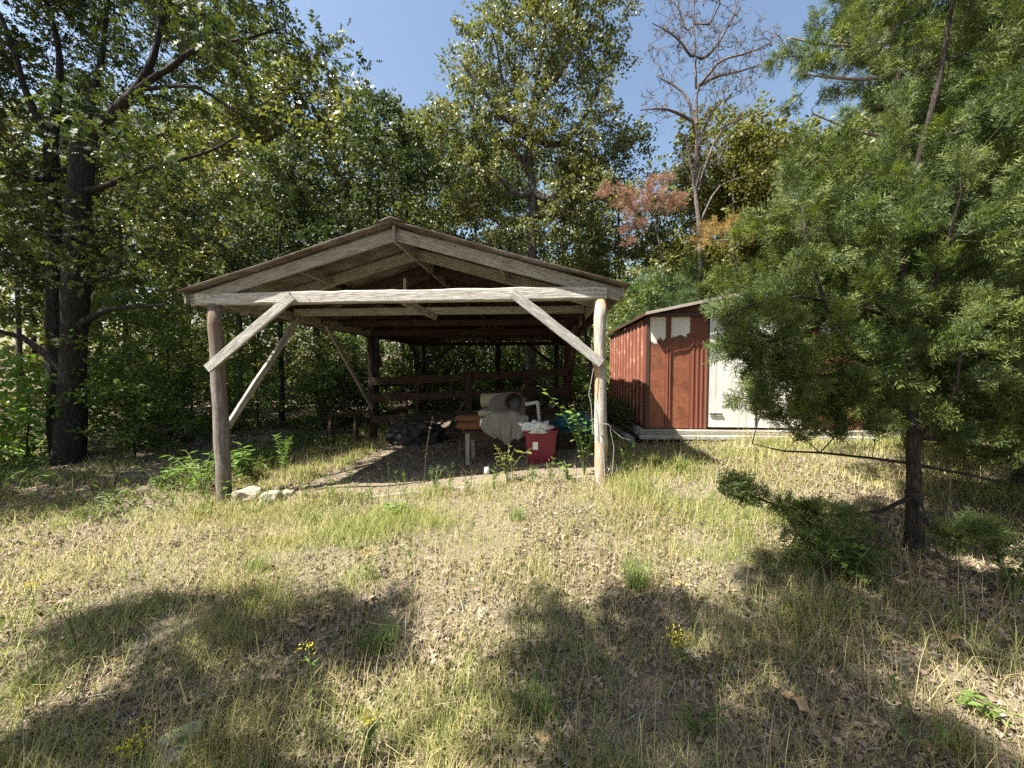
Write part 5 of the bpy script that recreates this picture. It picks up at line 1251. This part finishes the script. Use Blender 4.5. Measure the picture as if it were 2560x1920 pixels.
def goldenrod(u, v, H, label, n=70, sp=.05):
    p = on_ground(u, v); root = thing('goldenrod', p, label, 'flower', 'goldenrod flowers in the grass'); r_ = random.Random(u); bk = Bulk(); fl = Bulk(); lf = Bulk()
    e = np.array(p) + np.array([r_.uniform(-.05, .05), r_.uniform(-.05, .05), H]); q0 = np.array(p)
    tube(bk, [q0 - [0, 0, .02], (q0 + e) / 2 + [.01, 0, 0], e], [.003, .0025, .0015], 5); link('stem', bk.mesh('stem', MT['stem_green'], True), root)
    f = rng.random(26); Q = q0 + (e - q0) * f[:, None] * .85; ax = rdir(26); ax[:, 2] = .4; scatter(lf, LANCE, Q, ax, rdir(26) * .3 + [0, 0, 1], .05 * np.ones(26)); link('foliage', lf.mesh('foliage', MT['shrub_leaf']), root)
    Q = e + rng.normal(size=(n, 3)) * [sp, sp, sp * .55]; scatter(fl, KITE, Q, rdir(n), rdir(n), .011 * (.7 + .6 * rng.random(n))); tag(link('flower_head', fl.mesh('flower_head', MT['yellow_flower']), root), kind='stuff')
goldenrod(1700, 1680, .17, 'bright yellow goldenrod in the sun right of centre', 130, .032)
goldenrod(345, 1905, .14, 'goldenrod bending over the lichen-green stone at the bottom left', 110, .035)
goldenrod(85, 1540, .22, 'goldenrod in the sunny grass at the far left', 50, .03)
goldenrod(920, 1450, .22, 'faint goldenrod in the grass in front of the carport', 40, .03)
goldenrod(920, 1905, .2, 'goldenrod at the bottom edge left of centre', 40, .02)
goldenrod(780, 1790, .3, 'thin goldenrod in the shade band at the lower left', 30, .02)
def stalks(u, v, H, n, label, sp=.08, mat='stem_dark', leaf=.03):
    p = on_ground(u, v); root = thing('weed_stalk', p, label, 'weed', 'thin weed stalks in the clearing'); bk = Bulk(); lf = Bulk()
    for k in range(n):
        a = rng.random() * 6.28; s = sp * rng.random(); b0 = np.array(p) + [s * .4 * math.cos(a), s * .4 * math.sin(a), -.02]; e = b0 + [s * math.cos(a), s * math.sin(a), H * (.7 + .35 * rng.random())]
        tube(bk, [b0, (b0 + e) / 2 + rng.normal(size=3) * .012, e], [.0028, .0022, .0012], 4)
        q = b0 + (e - b0) * (.2 + .8 * rng.random(18))[:, None]; ax = rdir(18); ax[:, 2] = .8; scatter(lf, LANCE, q, ax, rdir(18), leaf * (.5 + rng.random(18)))
    link('stem', bk.mesh('stem', MT[mat], True), root); tag(link('foliage', lf.mesh('foliage', MT['grass_green']), root), kind='stuff')
for a in ((1032, 1560, .55, 2, 'tall dark weed stalk in the middle of the grass'), (1620, 1375, .45, 1, 'single dark stalk left of the cedar low branch'), (1728, 1375, .5, 1, 'straight dark stalk nearest the cedar low branch'),
          (1320, 1640, .45, 3, 'wiry branching weed at the centre of the foreground'), (1385, 1640, .42, 2, 'leaning wiry weed right of the wiry branching one'), (2290, 1900, .26, 4, 'dark upright stalks in the bottom right corner'), (2130, 1560, .4, 3, 'pale seed stalks before the oak sprout'),
          (210, 1640, .35, 2, 'thin stalk in the shade at the lower left'), (615, 1640, .3, 2, 'short dark stalks in the lower left shade'), (900, 1640, .3, 2, 'short stalk left of the tall dark one'), (975, 1262, .5, 2, 'grey bent stalk at the carport front edge'), (940, 1262, .42, 3, 'dry stalks at the left end of edging board'), (1540, 1190, .5, 4, 'tangle of dry stems beside the slim right post')):
    stalks(*a)
def tussock(u, v, L, n, label, mat='grass_green', sp=.07):
    p = on_ground(u, v); bk = Bulk(); a = rng.random(n) * 6.28; s = sp * np.sqrt(rng.random(n)); x = p.x + s * np.cos(a); y = p.y + s * np.sin(a)
    blades(bk, x, y, np.full(n, p.y), L * (.5 + .6 * rng.random(n)), .2 + .75 * rng.random(n), 1.3)
    o = link('grass_tussock', bk.mesh('grass_tussock', MT[mat])); tag(o, label, 'grass tussock', 'grass tussocks in the clearing')
for a in ((1590, 1470, .3, 170, 'large light green tussock right of centre'), (1340, 1790, .2, 160, 'green tussock in the bottom shade right of centre'), (960, 1620, .2, 150, 'dark green tussock in the lower shade band left of centre'), (930, 1630, .16, 90, 'small tussock beside the dark green one', 'grass_green'),
          (1980, 1560, .22, 90, 'brownish tussock below the cedar shade', 'grass'), (640, 1430, .2, 160, 'green tussock in the sunny grass left of centre'), (1290, 1300, .18, 120, 'sunny tussock below the edging board'), (1700, 1180, .28, 240, 'wild grass tuft in front of the shed corner', 'grass'), (1640, 1170, .28, 200, 'dry grass tuft nearest the shed base', 'grass'),
          (780, 1310, .2, 140, 'grass tuft in front of the pale stones', 'grass'), (500, 1290, .24, 180, 'dry grass tuft at the foot of the thick post', 'grass'), (1100, 1900, .16, 90, 'dry tuft at the bottom centre edge', 'grass'), (520, 1900, .15, 80, 'pale tuft at the bottom edge left', 'grass'), (2400, 1900, .2, 120, 'dry tuft at the bottom right edge', 'grass'), (2050, 1350, .25, 160, 'shaded grass tuft under the cedar low branch')):
    tussock(*a[:5], *([a[5]] if len(a) > 5 else []))
for k, (u, v, H, n_) in enumerate(((838, 1262, .4, 3), (872, 1258, .5, 2), (905, 1266, .3, 3), (1012, 1250, .42, 3), (1130, 1245, .4, 2), (1165, 1236, .3, 3), (1240, 1228, .35, 3), (1330, 1218, .3, 3), (1380, 1212, .35, 4), (760, 1262, .35, 3), (640, 1290, .35, 4), (520, 1300, .4, 4), (455, 1290, .35, 3), (1570, 1195, .45, 4), (1610, 1180, .4, 4))):
    stalks(u, v, H, n_, ('dark', 'green')[k % 2] + ' thin stalks ' + ('at the left end of the earth floor', 'just right of the left-end stalks', 'in front of the dark seed-stalk', 'left of the pale upright weed', 'right of the pale upright weed', 'before the table leg', 'before the white tin can', 'before the crimson tote', 'between tote and slim right post', 'behind the smallest pale stone', 'before the pale stones', 'at the foot of the thick post', 'left of the thick post', 'right of the slim post', 'between slim post and shed')[k], .12, 'stem_green' if k % 2 else 'stem_dark', .05)
# big single leaves lying in view
def fallen(u, v, s, rz, label, curl=.25):
    p = on_ground(u, v); K = 9; V = []; 
    K = 25; wid = [(.03 + .23 * math.sin(math.pi * min(1, k / 24 * 1.02)) * (.62 + .5 * math.sin(k / 24 * 19.5 - 1.2))) for k in range(25)]
    for k in range(K):
        f = k / (K - 1); h = .07 * math.sin(3.1 * f) + .05 * math.sin(7 * f)
        V += [(f * s, -wid[k] * s, h * s + curl * wid[k] * s), (f * s, 0, h * s), (f * s, wid[k] * s, h * s + curl * 1.3 * wid[k] * s)]
    F = []
    for k in range(K - 1): F += [(3 * k, 3 * k + 1, 3 * k + 4, 3 * k + 3), (3 * k + 1, 3 * k + 2, 3 * k + 5, 3 * k + 4)]
    m = MB(); m.add(V, F); o = m.build('fallen_leaf', MT['tan_leaf'], None, True, Matrix.Translation(p + Vector((0, 0, .02))) @ Matrix.Rotation(rz, 4, 'Z') @ Matrix.Rotation(.15, 4, 'Y'))
    s_ = o.modifiers.new('solid', 'SOLIDIFY'); s_.thickness = .0008
    tag(o, label, 'leaf', 'large fallen oak leaves')
fallen(1950, 1745, .17, -.75, 'large curled tan oak leaf on the bare soil at the lower right')
fallen(2370, 1610, .14, .5, 'yellow-tan oak leaf lying in the sun at the right')
fallen(2330, 1905, .1, 1, 'tan leaf at the bottom edge beside the dark stalks')
fallen(1690, 1475, .14, .9, 'orange-tan leaf beside the large light green tussock')
fallen(1385, 1880, .1, 2.4, 'tan leaf in the bottom shade right of centre')
fallen(275, 1660, .08, .2, 'reddish leaf in the shade at the lower left')
# vine pieces on the slim post
vn = thing('dead_vine', (br.x, YF, g1(br.x, YF)), 'grey dead vine hanging beside the slim right post', 'vine'); bk = Bulk()
tube(bk, [tuple(q) for q in PL([(1512, 1190), (1508, 1120), (1482, 1080), (1478, 1010), (1472, 985), (1484, 920), (1486, 870)], 4.6)], [.006, .006, .005, .005, .004, .004, .003], 5)
tube(bk, [tuple(q) for q in PL([(1483, 1056), (1500, 1059), (1518, 1060), (1528, 1068)], 4.58)], [.006, .005, .005, .003], 5)
tube(bk, [tuple(q) for q in PL([(1530, 1190), (1535, 1120), (1525, 1070), (1555, 1095), (1575, 1100)], 4.55)], [.004, .004, .003, .003, .002], 5)
link('stem', bk.mesh('stem', MT['wood_grey'], True), vn)
# mossy roll of ivy against the shed side
iv = Bulk(); C = np.stack([1.45 + .1 * rng.random(90), 6.9 + 2.6 * rng.random(90), .52 + .3 * rng.random(90)], 1); clumps(iv, KITE, C, .13, 26, .07, .8, .1, .7)
o = thing('ivy_heap', (1.5, 8.2, .4), 'low heap of green creeper against the shaded shed side', 'creeper'); link('foliage', iv.mesh('foliage', MT['oak_leaf']), o)

# ------------------------------------------------------------------ the oak beside the viewpoint whose limbs shade the foreground
def shade_oak():
    sk = Skel(); b = (-4.5, -.9, g1(-4.5, -.9))
    _, a = sk.limb([(b[0], b[1], b[2] - .3), (b[0], b[1], 1), (b[0] + .05, b[1] + .1, 2.5), (b[0] + .1, b[1] + .3, 4), (b[0], b[1] + .5, 5.5)], (.22, .13))
    T = []
    for (x0, x1, y0, y1, h0, h1, n_) in ((-3.2, -1.0, 1.9, 2.35, 5.5, 7.5, 26), (-2.2, -1.3, 1.3, 1.75, 5.5, 7, 14), (0, 1.7, 1.35, 2.3, 6, 8.5, 38), (1.5, 3.4, 2.1, 2.85, 7, 9, 34)):
        for _ in range(n_):
            h = h0 + (h1 - h0) * rng.random(); T.append((x0 + (x1 - x0) * rng.random() - .62 * h, y0 + (y1 - y0) * rng.random() - .30 * h, h))
    T = np.array(T); sk.grow(T, .3, .4, .1, .2, skip=3); sk.radii(.006)
    wd = Bulk(); wood(sk, wd, 12, .14); cr = Bulk(); clumps(cr, KITE, T, .2 + .2 * rng.random(len(T)), 70, .13, .7, .2, .4)
    tree_object('oak_tree', 'spreading oak beside the viewpoint whose shade falls on the near grass', 'tree', b, wd, cr, MT['bark_dark'], MT['oak_leaf'])
shade_oak()
for k, (x, y, b_, sc, rz) in enumerate(((-12.9, 3.9, 2, .95, 1.0), (-15.2, 6.2, 0, 1.1, 2.2))):
    copy_thing(FO[b_], (x, y, g1(x, y)), rz, sc, ('oak outside the left edge of the view shading the big oak', 'broader oak farther out beyond the left edge')[k], 'oaks beyond the left edge')
